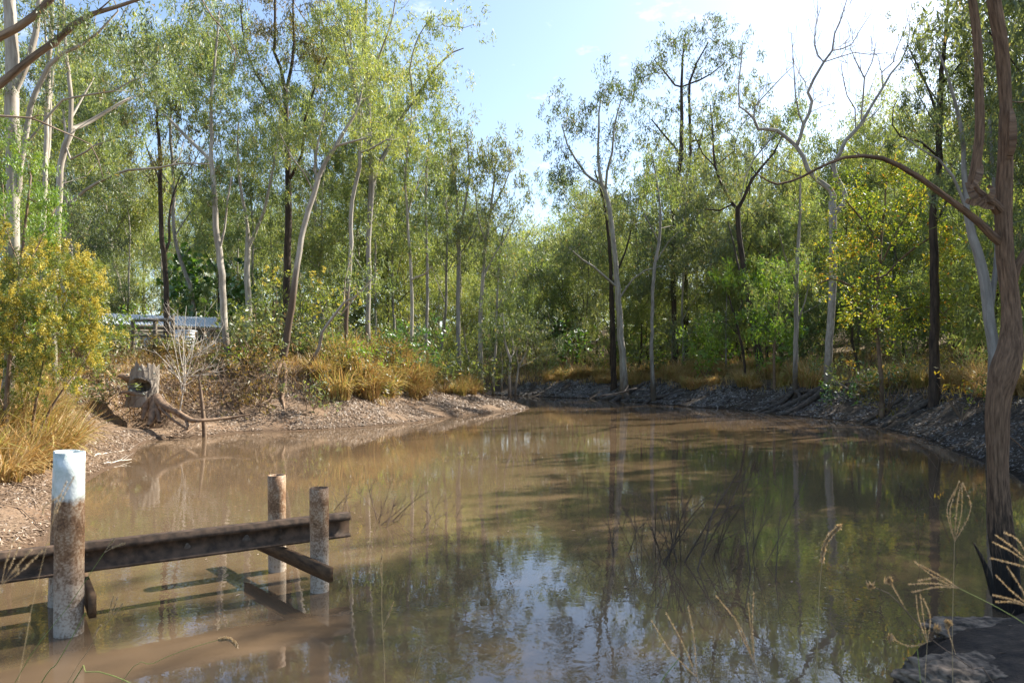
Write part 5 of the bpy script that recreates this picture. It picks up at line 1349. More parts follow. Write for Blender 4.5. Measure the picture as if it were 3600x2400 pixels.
# ------------------------------------------------------------------ hollow stump
SY = 21.6
M['stump'] = bark_mat('weathered_stump_wood', (.34, .30, .25), (.17, .14, .11), scale=(5, 5, 1.2), bump=.7, spots=None)
def stump():
    n_a, n_z = 96, 56
    hl = at(487, 1357, SY)
    base = at(512, 1420, SY); z0, z1 = base[2] - .1, at(0, 1280, SY)[2]
    r = np.random.default_rng(9)
    ph = r.uniform(0, 6.28, 6)
    vn_ = lambda a_, t_: float(vnoise(np.array([math.cos(a_) * 6 + 9]), np.array([math.sin(a_) * 6 + t_ * 5]))[0]) * 2
    V = []
    for i in range(n_z):
        t = i / (n_z - 1)
        cx = at(474 + 6 * t, 0, SY)[0]; cyy = SY + .42
        for j in range(n_a):
            a = 2 * math.pi * j / n_a
            rx = .47 - .05 * t + .06 * math.exp(-t * 6); ry = .44
            lump = 1 + .05 * math.sin(3 * a + ph[0] + t) + .035 * math.sin(7 * a + ph[1] + 2 * t) + .012 * math.sin(13 * a + ph[2] - 5 * t) + .03 * vn_(a, t)
            x = cx + math.cos(a) * rx * lump; y = cyy + math.sin(a) * ry * lump
            zt = z1 - .42 * max(0, -math.cos(a)) ** 1.1 - .10 * (0.5 + .5 * math.sin(a)) + .06 * math.sin(6 * a + ph[4]) + .05 * math.sin(15 * a + ph[5]) + .03 * math.sin(31 * a)
            z = z0 + (zt - z0) * t
            # the hollow: surface sinks inwards
            if math.sin(a) < .1:
                e = ((x - hl[0]) / .27) ** 2 + ((z - hl[2]) / .215) ** 2
                y += .62 * float(sstep(1.15, .78, np.array(e))) - .04 * math.exp(-(e - 1.25) ** 2 * 6)
            V.append((x, y, z))
    V = np.array(V); i = np.arange(n_z - 1)[:, None] * n_a; j = np.arange(n_a)[None, :]; k = (j + 1) % n_a
    Q = np.stack([i + j, i + k, i + n_a + k, i + n_a + j], -1).reshape(-1, 4)
    mb = MB(); mb.add(V, Q)
    # broken hollow top: inner lip sinking
    top = V[-n_a:]; c = top.mean(0)
    inn = c + (top - c) * .72; inn[:, 2] -= .10
    inn2 = c + (top - c) * .2; inn2[:, 2] -= .45
    b0_ = mb.n; mb.add(np.vstack([inn, inn2]))
    jj = np.arange(n_a); kk = (jj + 1) % n_a; t0 = (n_z - 1) * n_a
    mb.q.append(np.stack([t0 + jj, t0 + kk, b0_ + kk, b0_ + jj], 1)); mb.q.append(np.stack([b0_ + jj, b0_ + kk, b0_ + n_a + kk, b0_ + n_a + jj], 1))
    org = np.array([base[0], SY, z0])
    root = empty('hollow_stump', org); tag(root, 'grey hollow tree stump with a dark round hole in the eroded left bank', 'stump')
    obj('stump_body', mb.mesh('stump_body', origin=org), M['stump'], root)
    RT = [[(545, 1395, 34, 0), (540, 1440, 30, -.3), (530, 1480, 20, -.6), (520, 1496, 10, -.8)], [(548, 1400, 40, 0), (575, 1425, 30, -.3), (620, 1448, 24, -.7), (665, 1474, 18, -1.0), (700, 1478, 14, -1.1), (790, 1470, 9, -.6), (880, 1455, 6, -.2)],
          [(535, 1405, 30, 0), (555, 1450, 20, -.4), (560, 1485, 12, -.7)], [(520, 1400, 30, .1), (510, 1440, 20, -.1), (500, 1478, 9, -.4)], [(490, 1392, 20, 0), (450, 1378, 14, -.2), (418, 1382, 5, -.35)],
          [(470, 1335, 44, .35), (446, 1326, 34, .2), (428, 1320, 22, .1), (414, 1322, 7, 0)], [(650, 1468, 10, -.95), (660, 1500, 8, -1.2), (640, 1515, 6, -1.35)], [(560, 1430, 12, -.4), (600, 1470, 9, -.8), (660, 1510, 7, -1.2)],
          [(700, 1478, 9, -1.1), (680, 1500, 7, -1.3), (650, 1522, 5, -1.6)]]
    for lb in RT:
        P_ = catmull(np.array([[*at(a, b_, SY + d_ * 1.0 + .1), .5 * w_ / F * SY] for a, b_, w_, d_ in lb]), .08)
        m2 = MB(); m2.add(*tube(P_[:, :3], P_[:, 3], 8, lump=.1, seed=lb[0][0])); obj('root', m2.mesh('root', origin=org), M['root'], root)
    M['lichen'] = plain_mat('pale_lichen', (.50, .52, .42), (.36, .38, .30), 20, .9)
    for (px, py, rr) in [(493, 1300, .05), (530, 1314, .03), (433, 1318, .045), (447, 1362, .05), (463, 1376, .06), (505, 1385, .035)]:
        q = at(px, py, SY)
        # seat each patch on the stump's surface
        dd = ((V[:, 0] - q[0]) ** 2 + (V[:, 2] - q[2]) ** 2) + np.where(V[:, 1] > SY + .22, 9, 0)
        y = V[int(np.argmin(dd)), 1] - .012
        a = np.linspace(0, 6.28, 13)[:-1]; rr_ = rr * (1 + .3 * np.sin(3 * a + px) + .15 * np.sin(5 * a))
        ring = np.stack([q[0] + rr_ * np.cos(a), np.full(12, y), q[2] + rr_ * np.sin(a)], 1)
        Vv = np.vstack([ring, ring + np.array([0, .03, 0]), [[q[0], y - .01, q[2]]]])
        T_ = [[k_, (k_ + 1) % 12, 24] for k_ in range(12)]; Q_ = [[k_, 12 + k_, 12 + (k_ + 1) % 12, (k_ + 1) % 12] for k_ in range(12)]
        obj('lichen_patch', mesh_np('lichen_patch', Vv - org, Q_, T_), M['lichen'], root)
stump()

# ------------------------------------------------------------------ bare branches
def bare(name, label, base, tips, mat, rtip=.004, seg=.15, jit=.05, r0=.03, group=None, cat='dead branch', seed=0, up=.3, stem=None, minr=0.0, curl=1.0):
    r = np.random.default_rng(seed)
    base = np.array(base, float); tips = np.array(tips, float)
    c = tips.mean(0)
    T = np.array([[*base, r0], *( [[*q] for q in stem] if stem else [[*(base + (c - base) * .18 + np.array([0, 0, .02])), r0 * .8]])])
    T = catmull(T, seg)
    A, par, R, n0 = grow(T, [], tips, -99, r, seg=seg, jit=jit, rtip=rtip, up=up, curl=curl)
    big, small = skeleton_mesh(A, par, R, thin=0, seed=seed, minr=minr)
    o = obj(name, big.mesh(name, origin=base), M[mat], loc=base)
    tag(o, label, cat, group)
    return o
rd = np.random.default_rng(123)
def cloud(pts, k, sx_, sy_, sz_):
    pts = np.array(pts)
    return pts[rd.integers(0, len(pts), k)] + rd.normal(0, 1, (k, 3)) * np.array([sx_, sy_, sz_])
def spray(mb, path, rad, r, depth, lmin):
    """a slightly curved shoot with straight side twigs leaving at narrow angles"""
    mb.add(*tube(path, np.linspace(rad, rad * .45, len(path)), 5 if rad > .006 else 3))
    if depth == 0: return
    ln = np.linalg.norm(path[-1] - path[0])
    for k in range(int(r.integers(2, 5))):
        i = int(r.uniform(.25, .92) * (len(path) - 1)); d = norm(path[min(i + 1, len(path) - 1)] - path[max(i - 1, 0)])
        side = norm(np.cross(d, r.normal(0, 1, 3))); a = r.uniform(.45, .95)
        l2 = ln * r.uniform(.22, .5)
        if l2 < lmin: continue
        e = path[i] + (d * math.cos(a) + side * math.sin(a) + np.array([0, 0, .15])) * l2
        if e[2] < .01: e[2] = abs(e[2]) * .5 + .01
        c = (path[i] + e) / 2 + r.normal(0, .06, 3) * l2
        t = np.linspace(0, 1, 5)[:, None]
        spray(mb, (1 - t) ** 2 * path[i] + 2 * t * (1 - t) * c + t * t * e, max(.0019, rad * .55), r, depth - 1, lmin)
rs5 = np.random.default_rng(5); mbw = MB()
b = at(632, 1425, 22.2); b[2] -= .2
for (x, y) in [(560, 1190), (590, 1130), (625, 1090), (655, 1075), (690, 1095), (720, 1120), (760, 1150), (790, 1185), (640, 1170), (700, 1180), (580, 1250), (770, 1240), (740, 1290), (700, 1300), (800, 1300), (540, 1230)]:
    e = at(x, y, 22.2 + rs5.normal(0, .4)); k0 = at(642 + rs5.normal(0, 6), rs5.uniform(1290, 1380), 22.2); t = np.linspace(0, 1, 11)[:, None]
    c = (k0 + e) / 2 + rs5.normal(0, .10, 3) * np.linalg.norm(e - k0)
    spray(mbw, (1 - t) ** 2 * k0 + 2 * t * (1 - t) * c + t * t * e, .013, rs5, 2, .12)
t = np.linspace(0, 1, 8)[:, None]
mbw.add(*tube(b * (1 - t) + at(650, 1250, 22.2) * t + np.sin(t * 3) * np.array([.05, 0, 0]), np.linspace(.026, .012, 8), 6))
tag(obj('dead_shrub', mbw.mesh('dead_shrub', origin=b), M['twig_white'], loc=b), 'bleached white leafless shrub fanning out in front of the shed', 'dead shrub')
b = at(720, 1540, 21.3)
bare('dead_sapling', 'thin dead stem standing in the water edge with a bare twiggy top', (b[0], b[1], -.3),
     cloud([at(x, y, 21.5) for x, y in [(690, 1290), (730, 1280), (780, 1330), (660, 1330), (800, 1370), (700, 1230), (840, 1350)]], 70, .22, .3, .14), 'twig_brown', rtip=.006, seg=.2, jit=.08, r0=.075, seed=6, up=.4,
     stem=[(*at(716, 1480, 21.3), .065), (*at(708, 1395, 21.3), .05), (*at(700, 1330, 21.3), .025)], cat='dead sapling', minr=.008)
# tangles of dry brush down the eroded bank
for q, (px, py, Y, lab) in enumerate([(600, 1340, 22.6, 'tangle of dry brown brush right of the hollow stump'), (660, 1380, 22.0, 'dry brush tangle above the long stump root'), (760, 1330, 23.4, 'dry brown brush behind the thin dead stem'), (860, 1350, 24.0, 'dry brush under the white-trunked gum'),
                                 (930, 1320, 24.6, 'dry vine tangle left of the leaning trunk foot'), (1080, 1330, 25.2, 'dry twiggy brush right of the leaning trunk foot'), (440, 1300, 22.8, 'dry brush on the bank lip above the hollow stump'), (440, 1400, 21.8, 'hanging dry roots and grass left of the hollow stump')]):
    b = at(px, py + 45, Y)
    g = hz(b[0], b[1])
    bare('dry_brush', lab, (b[0], b[1], g - .1), cloud([at(px + dx, py + dy, Y) for dx in (-60, -20, 20, 60) for dy in (-40, 0, 30)], 120, .18, .25, .14), 'twig_brown', rtip=.0045, seg=.2, jit=.09, r0=.02, seed=20 + q, up=.1, cat='brush', minr=.0075)
# drowned branches
def water_branch(name, label, px, py, tips, seed, r0=.014):
    Y = 4800 / (py - HOR); b = at(px, py, Y); r = np.random.default_rng(seed)
    mb = MB()
    for (x, y, d_) in tips:
        e = at(x, y, Y + d_); st = np.array([b[0] * .6 + e[0] * .4 + r.normal(0, .16), b[1] + r.normal(0, .3), -.1])
        c = (st + e) / 2 + r.normal(0, .05, 3) * np.linalg.norm(e - st); t = np.linspace(0, 1, 9)[:, None]
        spray(mb, (1 - t) ** 2 * st + 2 * t * (1 - t) * c + t * t * e, r0 * r.uniform(.28, .5), r, 2, .09)
    o = np.array([b[0], b[1], 0])
    tag(obj(name, mb.mesh(name, origin=o), M['twig_dark'], loc=o), label, 'dead branch')
water_branch('drowned_branch', 'small spray of dark twigs in the water just behind the beam end', 1190, 1790, [(1110, 1700, 0), (1150, 1690, .2), (1240, 1690, .1), (1270, 1715, .3), (1220, 1740, -.1), (1105, 1760, 0), (1165, 1720, .2)], 41)
water_branch('drowned_branch', 'dark forked branch breaking the water right of the beam end', 1320, 1840, [(1390, 1740, 0), (1510, 1725, .3), (1440, 1760, .1), (1290, 1690, .2), (1375, 1690, 0), (1200, 1685, .3), (1250, 1720, .1), (1470, 1735, -.1), (1340, 1760, 0)], 42)
water_branch('drowned_branch', 'low twig fan at the right end of the left drowned branches', 1540, 1832, [(1630, 1765, .1), (1560, 1730, .2), (1510, 1720, 0), (1600, 1790, -.1), (1480, 1770, .2), (1550, 1780, 0)], 43)
water_branch('drowned_branch', 'short dark twig pair sticking up between the two drowned clumps', 2095, 1990, [(2040, 1940, 0), (2140, 1970, .1), (2080, 1890, .1), (2130, 1950, 0)], 44, .01)
water_branch('drowned_branch', 'leaning dark twig clump on the left side of the right drowned branches', 2210, 1945, [(2130, 1780, 0), (2180, 1760, .2), (2230, 1740, .1), (2160, 1850, 0), (2270, 1800, -.1), (2240, 1850, 0), (2120, 1690, .2), (2310, 1760, .2)], 45)
water_branch('drowned_branch', 'largest drowned clump with many dark stems fanning upward', 2390, 1980, [(2310, 1720, 0), (2345, 1760, .2), (2380, 1690, .1), (2430, 1740, 0), (2530, 1700, .3), (2480, 1760, -.1), (2600, 1650, .2), (2320, 1800, .1), (2440, 1820, 0), (2290, 1850, .2), (2360, 1840, -.2), (2560, 1780, .1), (2640, 1620, .2)], 46, .02)
water_branch('drowned_branch', 'tall curved dark stem with one long thin whip reaching right', 2515, 1978, [(2560, 1850, 0), (2620, 1760, .1), (2700, 1690, .2), (2760, 1630, .3), (2870, 1550, .5), (2610, 1700, 0), (2650, 1780, .1), (2590, 1880, -.1)], 47, .016)
water_branch('drowned_branch', 'low dark twig lying out to the right of the drowned clumps', 2560, 2030, [(2640, 1985, .0), (2735, 1920, .2), (2600, 1940, .1)], 48, .010)
water_branch('drowned_branch', 'single crooked twig standing in the water left of the foreground tree', 3262, 1975, [(3250, 1830, 0), (3245, 1650, .2), (3275, 1720, .1), (3240, 1700, 0)], 49, .009)
# sticks lying on the left bank
def stick(name, label, pts, w0, w1, mat, seed, forks=3, lift=.03):
    """pts: pixel points; each is dropped onto the ground by marching along its view ray"""
    r = np.random.default_rng(seed)
    P3 = []
    for (px, py) in pts:
        Ys = np.linspace(4, 45, 500); Z = EYE - (py - HOR) / F * Ys
        gz = np.maximum(height((px - CX) / F * Ys, Ys), 0)
        hit = np.argmax(Z < gz); Y = Ys[hit] if (Z < gz).any() else 20
        q = at(px, py, Y); q[2] += lift; P3.append(q)
    P3 = np.array(P3); Y = P3[:, 1].mean()
    R0 = np.linspace(w0, w1, len(P3)) / F * Y * .5
    P_ = catmull(np.hstack([P3, R0[:, None]]), .12 * Y / 14)
    P_[:, :3] += r.normal(0, .008 * Y / 14, P_[:, :3].shape)
    mb = MB(); mb.add(*tube(P_[:, :3], P_[:, 3], 7, lump=.08, seed=seed, cap=True))
    for k in range(forks):
        i = int(r.uniform(.3, .9) * (len(P_) - 1)); d_ = norm(P_[min(i + 1, len(P_) - 1), :3] - P_[i - 1, :3]) + r.normal(0, .6, 3); d_[2] = abs(d_[2]) * .4
        e = P_[i, :3] + norm(d_) * r.uniform(.15, .5) * Y / 14
        mb.add(*tube(np.linspace(P_[i, :3], e, 4), np.linspace(P_[i, 3] * .6, P_[i, 3] * .15, 4), 4))
    tag(obj(name, mb.mesh(name, origin=P3[0]), M[mat], loc=P3[0]), label, 'fallen branch')
for k, (lab, pts, w0, w1, mt_) in enumerate([
    ('thick brown dead root sliding down the near left bank', [(110, 1490), (150, 1530), (200, 1555), (260, 1585)], 14, 6, 'root'),
    ('crooked dark stick right above the thick dead root', [(190, 1490), (215, 1520), (250, 1555)], 6, 3, 'twig_brown'),
    ('pale bare twig reaching over the water edge beyond the tall pile', [(330, 1606), (380, 1595), (460, 1583)], 5, 2, 'twig_white'),
    ('second pale twig just below, touching the water', [(365, 1633), (410, 1627), (462, 1618)], 5, 2, 'twig_white'),
    ('dark forked branch lying behind the tall painted pile', [(10, 1700), (60, 1710), (120, 1722), (185, 1735)], 9, 4, 'twig_brown'),
    ('thin pale stick on the leaf litter at the left edge', [(20, 1600), (80, 1640), (150, 1690), (190, 1730)], 4, 2, 'root'),
    ('curved dark twig hanging down the near left bank', [(30, 1590), (90, 1620), (120, 1660), (118, 1740)], 4, 2, 'twig_brown'),
    ('grey stick at the waterline left of the piles', [(0, 1780), (60, 1790), (110, 1830), (165, 1880)], 5, 2.5, 'twig_brown'),
    ('brown stick lying below the wattle', [(0, 1640), (40, 1690), (90, 1700)], 6, 3, 'root'),
    ('long thin branch on the mud below the tussocks', [(1440, 1395), (1490, 1410), (1540, 1425), (1600, 1432)], 5, 2, 'twig_dark'),
    ('short dark stick on the mud right of the tussocks', [(1440, 1455), (1480, 1466), (1530, 1462)], 5, 2, 'twig_dark'),
    ('dark root lying along the mud below the leaning trunk', [(760, 1478), (830, 1470), (900, 1455), (960, 1430)], 9, 5, 'root'),
    ('pair of thin roots on the mud left of the leaning trunk', [(800, 1395), (850, 1405), (900, 1420), (960, 1440)], 8, 4, 'root'),
    ('dead branch on the mud under the white-trunked gum', [(690, 1440), (760, 1425), (850, 1415)], 6, 3, 'root'),
    ('upper of the two dark logs slanting down the right bank', [(3190, 1392), (3120, 1440), (3040, 1486)], 20, 14, 'root_dark'),
    ('lower and thicker dark log slanting down the right bank', [(3245, 1400), (3180, 1450), (3110, 1500)], 24, 18, 'root_dark'),
    ('thin dark branch on the mud below the two logs', [(3420, 1480), (3340, 1520), (3250, 1555)], 7, 3, 'root_dark'),
    ('dark branch at the waterline near the dead tree', [(2700, 1440), (2790, 1445), (2860, 1455)], 8, 3, 'root_dark'),
    ('drift log on the far mud edge', [(2380, 1425), (2450, 1432), (2530, 1432)], 9, 4, 'root_dark'),
    ('dark branch on the far mud under the pale mottled gum', [(2100, 1400), (2170, 1385), (2240, 1365)], 6, 3, 'root_dark')]):
    stick('log' if 'log' in lab else 'fallen_branch', lab, pts, w0, w1, mt_, 300 + k, forks=0 if 'log' in lab else 3)
# fine twigs among the leaf litter
r = np.random.default_rng(91)
x, y = r.uniform(-14, 1, 6000), r.uniform(7, 40, 6000); s = shore_sd(x, y)
kp = (s > .1) & (s < 3.5) & (lw(x, y) > .5) & inview(x, y); x, y = x[kp][:420], y[kp][:420]
mb = MB()
z = height(x, y)
for k in range(len(x)):
    a = r.uniform(0, 6.28); ln = r.uniform(.2, .9)
    t = np.linspace(0, 1, 4)[:, None]
    P_ = np.array([x[k], y[k], z[k] + .02]) + t * np.array([math.cos(a), math.sin(a), 0]) * ln + r.normal(0, .02, (4, 3))
    P_[:, 2] = height(P_[:, 0], P_[:, 1]) + r.uniform(.01, .05, 4)
    mb.add(*tube(P_, np.linspace(.007, .003, 4) * max(1, y[k] / 14), 3))
tag(obj('twig_litter', mb.mesh('twig_litter'), M['twig_brown']), 'fine twigs scattered through the leaf litter of the left bank', 'twigs', kind='stuff')

# ------------------------------------------------------------------ foreground rocks
M['rock'] = plain_mat('weathered_sandstone', (.05, .04, .031), (.25, .19, .135), 16, .9, .8, 0, .38, .66)
def rock(label, c, s, rz, seed):
    r = np.random.default_rng(seed)
    nu, nv = 90, 54
    u = np.linspace(0, 2 * math.pi, nu, endpoint=False); v = np.linspace(-1.45, 1.45, nv)
    U, W = np.meshgrid(u, v)
    d_ = np.stack([np.cos(W) * np.cos(U), np.cos(W) * np.sin(U), np.sin(W)], -1).reshape(-1, 3)
    # facets: clip the ball by random planes, then roughen
    rad = np.ones(len(d_))
    for k in range(15):
        nn = norm(r.normal(0, 1, 3) * np.array([1, 1, 1.3])); h_ = r.uniform(.5, .9)
        dp = d_ @ nn
        rad = np.minimum(rad, np.where(dp > .05, h_ / np.maximum(dp, .05), 9))
    rad *= 1 + .05 * vnoise(d_[:, 0] * 5 + seed, d_[:, 2] * 9 + d_[:, 1] * 5) + .04 * vnoise(d_[:, 0] * 14, d_[:, 2] * 22 + d_[:, 1] * 13)
    zl_ = d_[:, 2] * rad * 5 + vnoise(d_[:, 0] * 3 + seed, d_[:, 1] * 3)
    rad *= 1 + .07 * (np.abs((zl_ % 1) - .5) < .16) * -1 + .09 * vnoise(d_[:, 0] * 9 + 3, d_[:, 1] * 9 + d_[:, 2] * 9)
    rad *= 1 - .22 * np.abs(vnoise(d_[:, 0] * 4 + seed, d_[:, 1] * 4 + d_[:, 2] * 5)) - .06 * np.abs(vnoise(d_[:, 0] * 12 + seed, d_[:, 1] * 12 + d_[:, 2] * 16))
    V = d_ * rad[:, None] * np.array(s)
    ca, sa = math.cos(rz), math.sin(rz)
    V = np.stack([V[:, 0] * ca - V[:, 1] * sa, V[:, 0] * sa + V[:, 1] * ca, V[:, 2]], 1)
    i = np.arange(nv - 1)[:, None] * nu; j = np.arange(nu)[None, :]; k = (j + 1) % nu
    Q = np.stack([i + j, i + k, i + nu + k, i + nu + j], -1).reshape(-1, 4)
    V = np.vstack([V, V[:nu].mean(0)[None], V[-nu:].mean(0)[None]])
    T = np.concatenate([np.stack([np.arange(nu), np.full(nu, nu * nv), (np.arange(nu) + 1) % nu], 1)[:, [0, 1, 2]], np.stack([(nv - 1) * nu + np.arange(nu), (nv - 1) * nu + (np.arange(nu) + 1) % nu, np.full(nu, nu * nv + 1)], 1)])
    tag(obj('rock', mesh_np('rock', V, Q, T, smooth=False), M['rock'], loc=c), label, 'rock')
rock('broad flat brown rock jutting over the water in the lower right corner', (2.78, 4.1, .13), (.52, .40, .21), .25, 3)
rock('pale slab of rock at the foot of the big fissured tree', (3.45, 4.95, .12), (.55, .22, .15), .1, 8)
rock('small dark stone half buried right of the broad flat rock', (3.4, 4.3, .30), (.16, .13, .1), .8, 12)
rock('dark rock under the broad flat rock at the water edge', (3.0, 3.6, .14), (.40, .3, .2), 1.1, 15)

# ------------------------------------------------------------------ foreground grass stalks
M['stalk_green'] = plain_mat('green_stalk', (.16, .22, .05), (.26, .30, .09), 6, .6, .1)
M['stalk_straw'] = plain_mat('straw_stalk', (.42, .32, .18), (.30, .22, .12), 6, .7, .1)
M['stalk_dark'] = plain_mat('dry_weed_stalk', (.16, .12, .09), (.08, .06, .05), 6, .8, .2)
def fuzz(path, rad, n_, L, r):
    """short bristles round a path -> leaf quads"""
    i = r.integers(0, max(1, len(path) - 1), n_); f_ = r.random((n_, 1))
    C = path[i] * (1 - f_) + path[np.minimum(i + 1, len(path) - 1)] * f_ + r.normal(0, rad, (n_, 3))
    V, Q = leaf_arrays(C, L, L * .13, r, droop=-.8, spread=.4)
    return V, Q
def stalk(label, Y, stem, fingers=(), plume=None, mat='stalk_straw', w=3.2, seed=0, head='seed', fw=4.5, buds=()):
    r = np.random.default_rng(seed)
    P3 = np.array([at(px, py, Y) for px, py in stem])
    g = hz(P3[0, 0], Y)
    kx = np.clip((P3[0] - P3[1])[0] / max(1e-3, (P3[1] - P3[0])[2]), -.6, .6) * (P3[0, 2] - g)
    foot = np.array([P3[0, 0] + kx, Y, g - .05])
    P_ = catmull(np.vstack([foot, P3]), .03)
    rad = np.linspace(w * 1.2, w * .55, len(P_)) / F * Y * .5
    root = empty('grass_stalk', foot); 
    mb = MB(); mb.add(*tube(P_, rad, 5)); obj('stem', mb.mesh('stem', origin=foot), M[mat], root)
    for f in fingers:
        q = catmull(np.array([at(px, py, Y + d_) for px, py, d_ in f]), .008)
        mb = MB(); mb.add(*tube(q, np.linspace(fw * .5, fw * .2, len(q)) / F * Y * .5, 4))
        V, Q = fuzz(q[3:], fw * .12 / F * Y, 110, .0042 * Y, r); mb.add(V, Q)
        obj('seed_head', mb.mesh('seed_head', origin=foot, tint=r.random(sum(len(a) for a in mb.q))), M[head], root)
    if plume:
        q = catmull(np.array([at(px, py, Y) for px, py in plume[0]]), .006)
        mb = MB(); mb.add(*tube(q, w * .4 / F * Y * .5, 4))
        V, Q = fuzz(q, plume[1] * .20 / F * Y, plume[2], .006 * Y, r); mb.add(V, Q)
        obj('seed_head', mb.mesh('seed_head', origin=foot, tint=r.random(sum(len(a) for a in mb.q))), M[head], root)
    for (px, py) in buds:
        mb = MB(); V, Q = fuzz(np.array([at(px, py, Y)]), 5 / F * Y, 40, .010 * Y, r); mb.add(V, Q)
        obj('bud', mb.mesh('bud', origin=foot, tint=np.zeros(len(Q)) + .1), M['seed'], root)
    tag(root, label, 'grass stalk', 'foreground grass stalks')
stalk('green stalk with two spread seed fingers crossing the tall painted pile', 2.4, [(40, 2420), (130, 2270), (240, 2130), (330, 1995), (366, 1942)], [[(366, 1942, 0), (385, 1915, 0), (402, 1893, 0)], [(366, 1942, 0), (400, 1922, .01), (440, 1908, .02)]], mat='stalk_green', seed=1)
stalk('pale stalk with four thin seed fingers right of the tall painted pile', 2.3, [(225, 2420), (300, 2300), (382, 2180)], [[(382, 2180, 0), (390, 2130, 0), (400, 2092, 0)], [(382, 2180, 0), (400, 2140, 0), (412, 2098, 0)], [(382, 2180, 0), (410, 2148, 0), (434, 2118, 0)], [(382, 2180, 0), (350, 2200, 0), (330, 2240, 0)]], seed=2, mat='stalk_straw', w=2.6, fw=3)
stalk('long green stalk arching right to a drooping tan bristle head', 2.2, [(410, 2420), (540, 2330), (660, 2280), (770, 2247)], plume=([(770, 2247), (800, 2244), (822, 2256), (832, 2272)], 9, 420), mat='stalk_green', seed=3, w=3)
stalk('blurred fan of pale seed fingers at the left edge over the beam', 1.15, [(-60, 2420), (-30, 2200), (5, 2055)], [[(5, 2055, 0), (20, 1980, 0), (50, 1890, 0)], [(5, 2055, 0), (45, 1970, 0), (70, 1905, 0)], [(5, 2055, 0), (60, 1990, 0), (110, 1930, 0)], [(5, 2055, 0), (70, 2010, 0), (150, 1935, 0)], [(5, 2055, 0), (50, 2010, 0), (66, 2000, 0)]], seed=4, fw=5)
stalk('blurred pale seed fingers in front of the painted pile top', 1.2, [(60, 2420), (120, 2100), (180, 1850)], [[(180, 1850, 0), (200, 1770, 0), (235, 1690, 0)], [(180, 1850, 0), (215, 1760, 0), (262, 1672, 0)], [(180, 1850, 0), (150, 1790, 0), (215, 1740, 0)]], seed=5, w=2.4, fw=4)
stalk('green blade clump stem at the bottom left corner', 2.3, [(120, 2440), (200, 2330), (280, 2190), (300, 2150)], mat='stalk_green', seed=6, w=5)
stalk('broad bright green blade low in the bottom left', 2.0, [(230, 2440), (300, 2360), (400, 2375), (500, 2420)], mat='stalk_green', seed=7, w=6)
stalk('tall straw stalk with a closed feathery spindle head at the right', 2.1, [(3350, 2430), (3348, 2250), (3352, 2050), (3356, 1905)], [[(3356, 1905, 0), (3340, 1800, 0), (3372, 1690, 0)], [(3356, 1905, 0), (3362, 1800, 0), (3376, 1700, 0)], [(3356, 1905, 0), (3380, 1800, 0), (3382, 1695, 0)], [(3356, 1905, 0), (3412, 1790, 0), (3385, 1695, 0)], [(3356, 1905, 0), (3330, 1790, 0), (3365, 1710, 0)]], seed=8, fw=4)
stalk('straw stalk with a bent pale plume in front of the dark water', 2.2, [(2866, 2430), (2876, 2200), (2882, 2060), (2890, 1975)], plume=([(2890, 1975), (2898, 1920), (2920, 1880), (2955, 1845)], 12, 600), seed=9)
stalk('green stalk entering from the right edge with five spread seed fingers', 1.9, [(3720, 2430), (3640, 2240), (3600, 2190), (3480, 2120), (3374, 2068)], [[(3374, 2068, 0), (3290, 2030, 0), (3212, 1970, 0)], [(3374, 2068, 0), (3300, 2020, 0), (3235, 1985, 0)], [(3374, 2068, 0), (3290, 2050, 0), (3190, 2052, 0)], [(3374, 2068, 0), (3300, 2062, 0), (3205, 2080, 0)], [(3374, 2068, 0), (3310, 2030, 0), (3225, 2040, 0)]], mat='stalk_green', seed=10, w=4)
stalk('orange lit seed fingers crossing the foot of the foreground tree from the right', 1.7, [(3760, 2430), (3720, 2150), (3640, 2000)], [[(3640, 2000, 0), (3560, 1940, 0), (3490, 1905, 0)], [(3640, 2000, 0), (3570, 1930, 0), (3500, 1880, 0)], [(3640, 2000, 0), (3560, 1980, 0), (3480, 1960, 0)], [(3640, 2000, 0), (3580, 1900, 0), (3530, 1870, 0)]], seed=11)
stalk('lower fan of straw seed fingers at the right edge', 1.7, [(3760, 2440), (3700, 2250), (3630, 2135)], [[(3630, 2135, 0), (3560, 2080, 0), (3500, 2020, 0)], [(3630, 2135, 0), (3570, 2110, 0), (3490, 2090, 0)], [(3630, 2135, 0), (3580, 2050, 0), (3540, 1990, 0)], [(3630, 2135, 0), (3560, 2115, 0), (3500, 2115, 0)]], seed=12)
stalk('blurred straw stalk with upright fingers at the lower centre right', 1.5, [(2700, 2440), (2672, 2380), (2652, 2330)], [[(2652, 2330, 0), (2610, 2240, 0), (2580, 2165, 0)], [(2652, 2330, 0), (2600, 2200, 0), (2515, 2090, 0)], [(2652, 2330, 0), (2645, 2200, 0), (2650, 2080, 0)], [(2652, 2330, 0), (2640, 2210, 0), (2630, 2120, 0)]], seed=13)
stalk('blurred pale stalk fan at the bottom left of the drowned branches', 1.4, [(2480, 2440), (2450, 2380)], [[(2450, 2380, 0), (2400, 2260, 0), (2340, 2150, 0)], [(2450, 2380, 0), (2440, 2250, 0), (2420, 2130, 0)], [(2450, 2380, 0), (2360, 2290, 0), (2290, 2180, 0)]], seed=14, fw=4)
stalk('faint upright seed fingers left of the rocks', 1.8, [(3250, 2440), (3255, 2340), (3260, 2260)], [[(3260, 2260, 0), (3230, 2170, 0), (3220, 2090, 0)], [(3260, 2260, 0), (3245, 2160, 0), (3235, 2085, 0)], [(3260, 2260, 0), (3270, 2170, 0), (3245, 2100, 0)]], seed=15, fw=3.5)
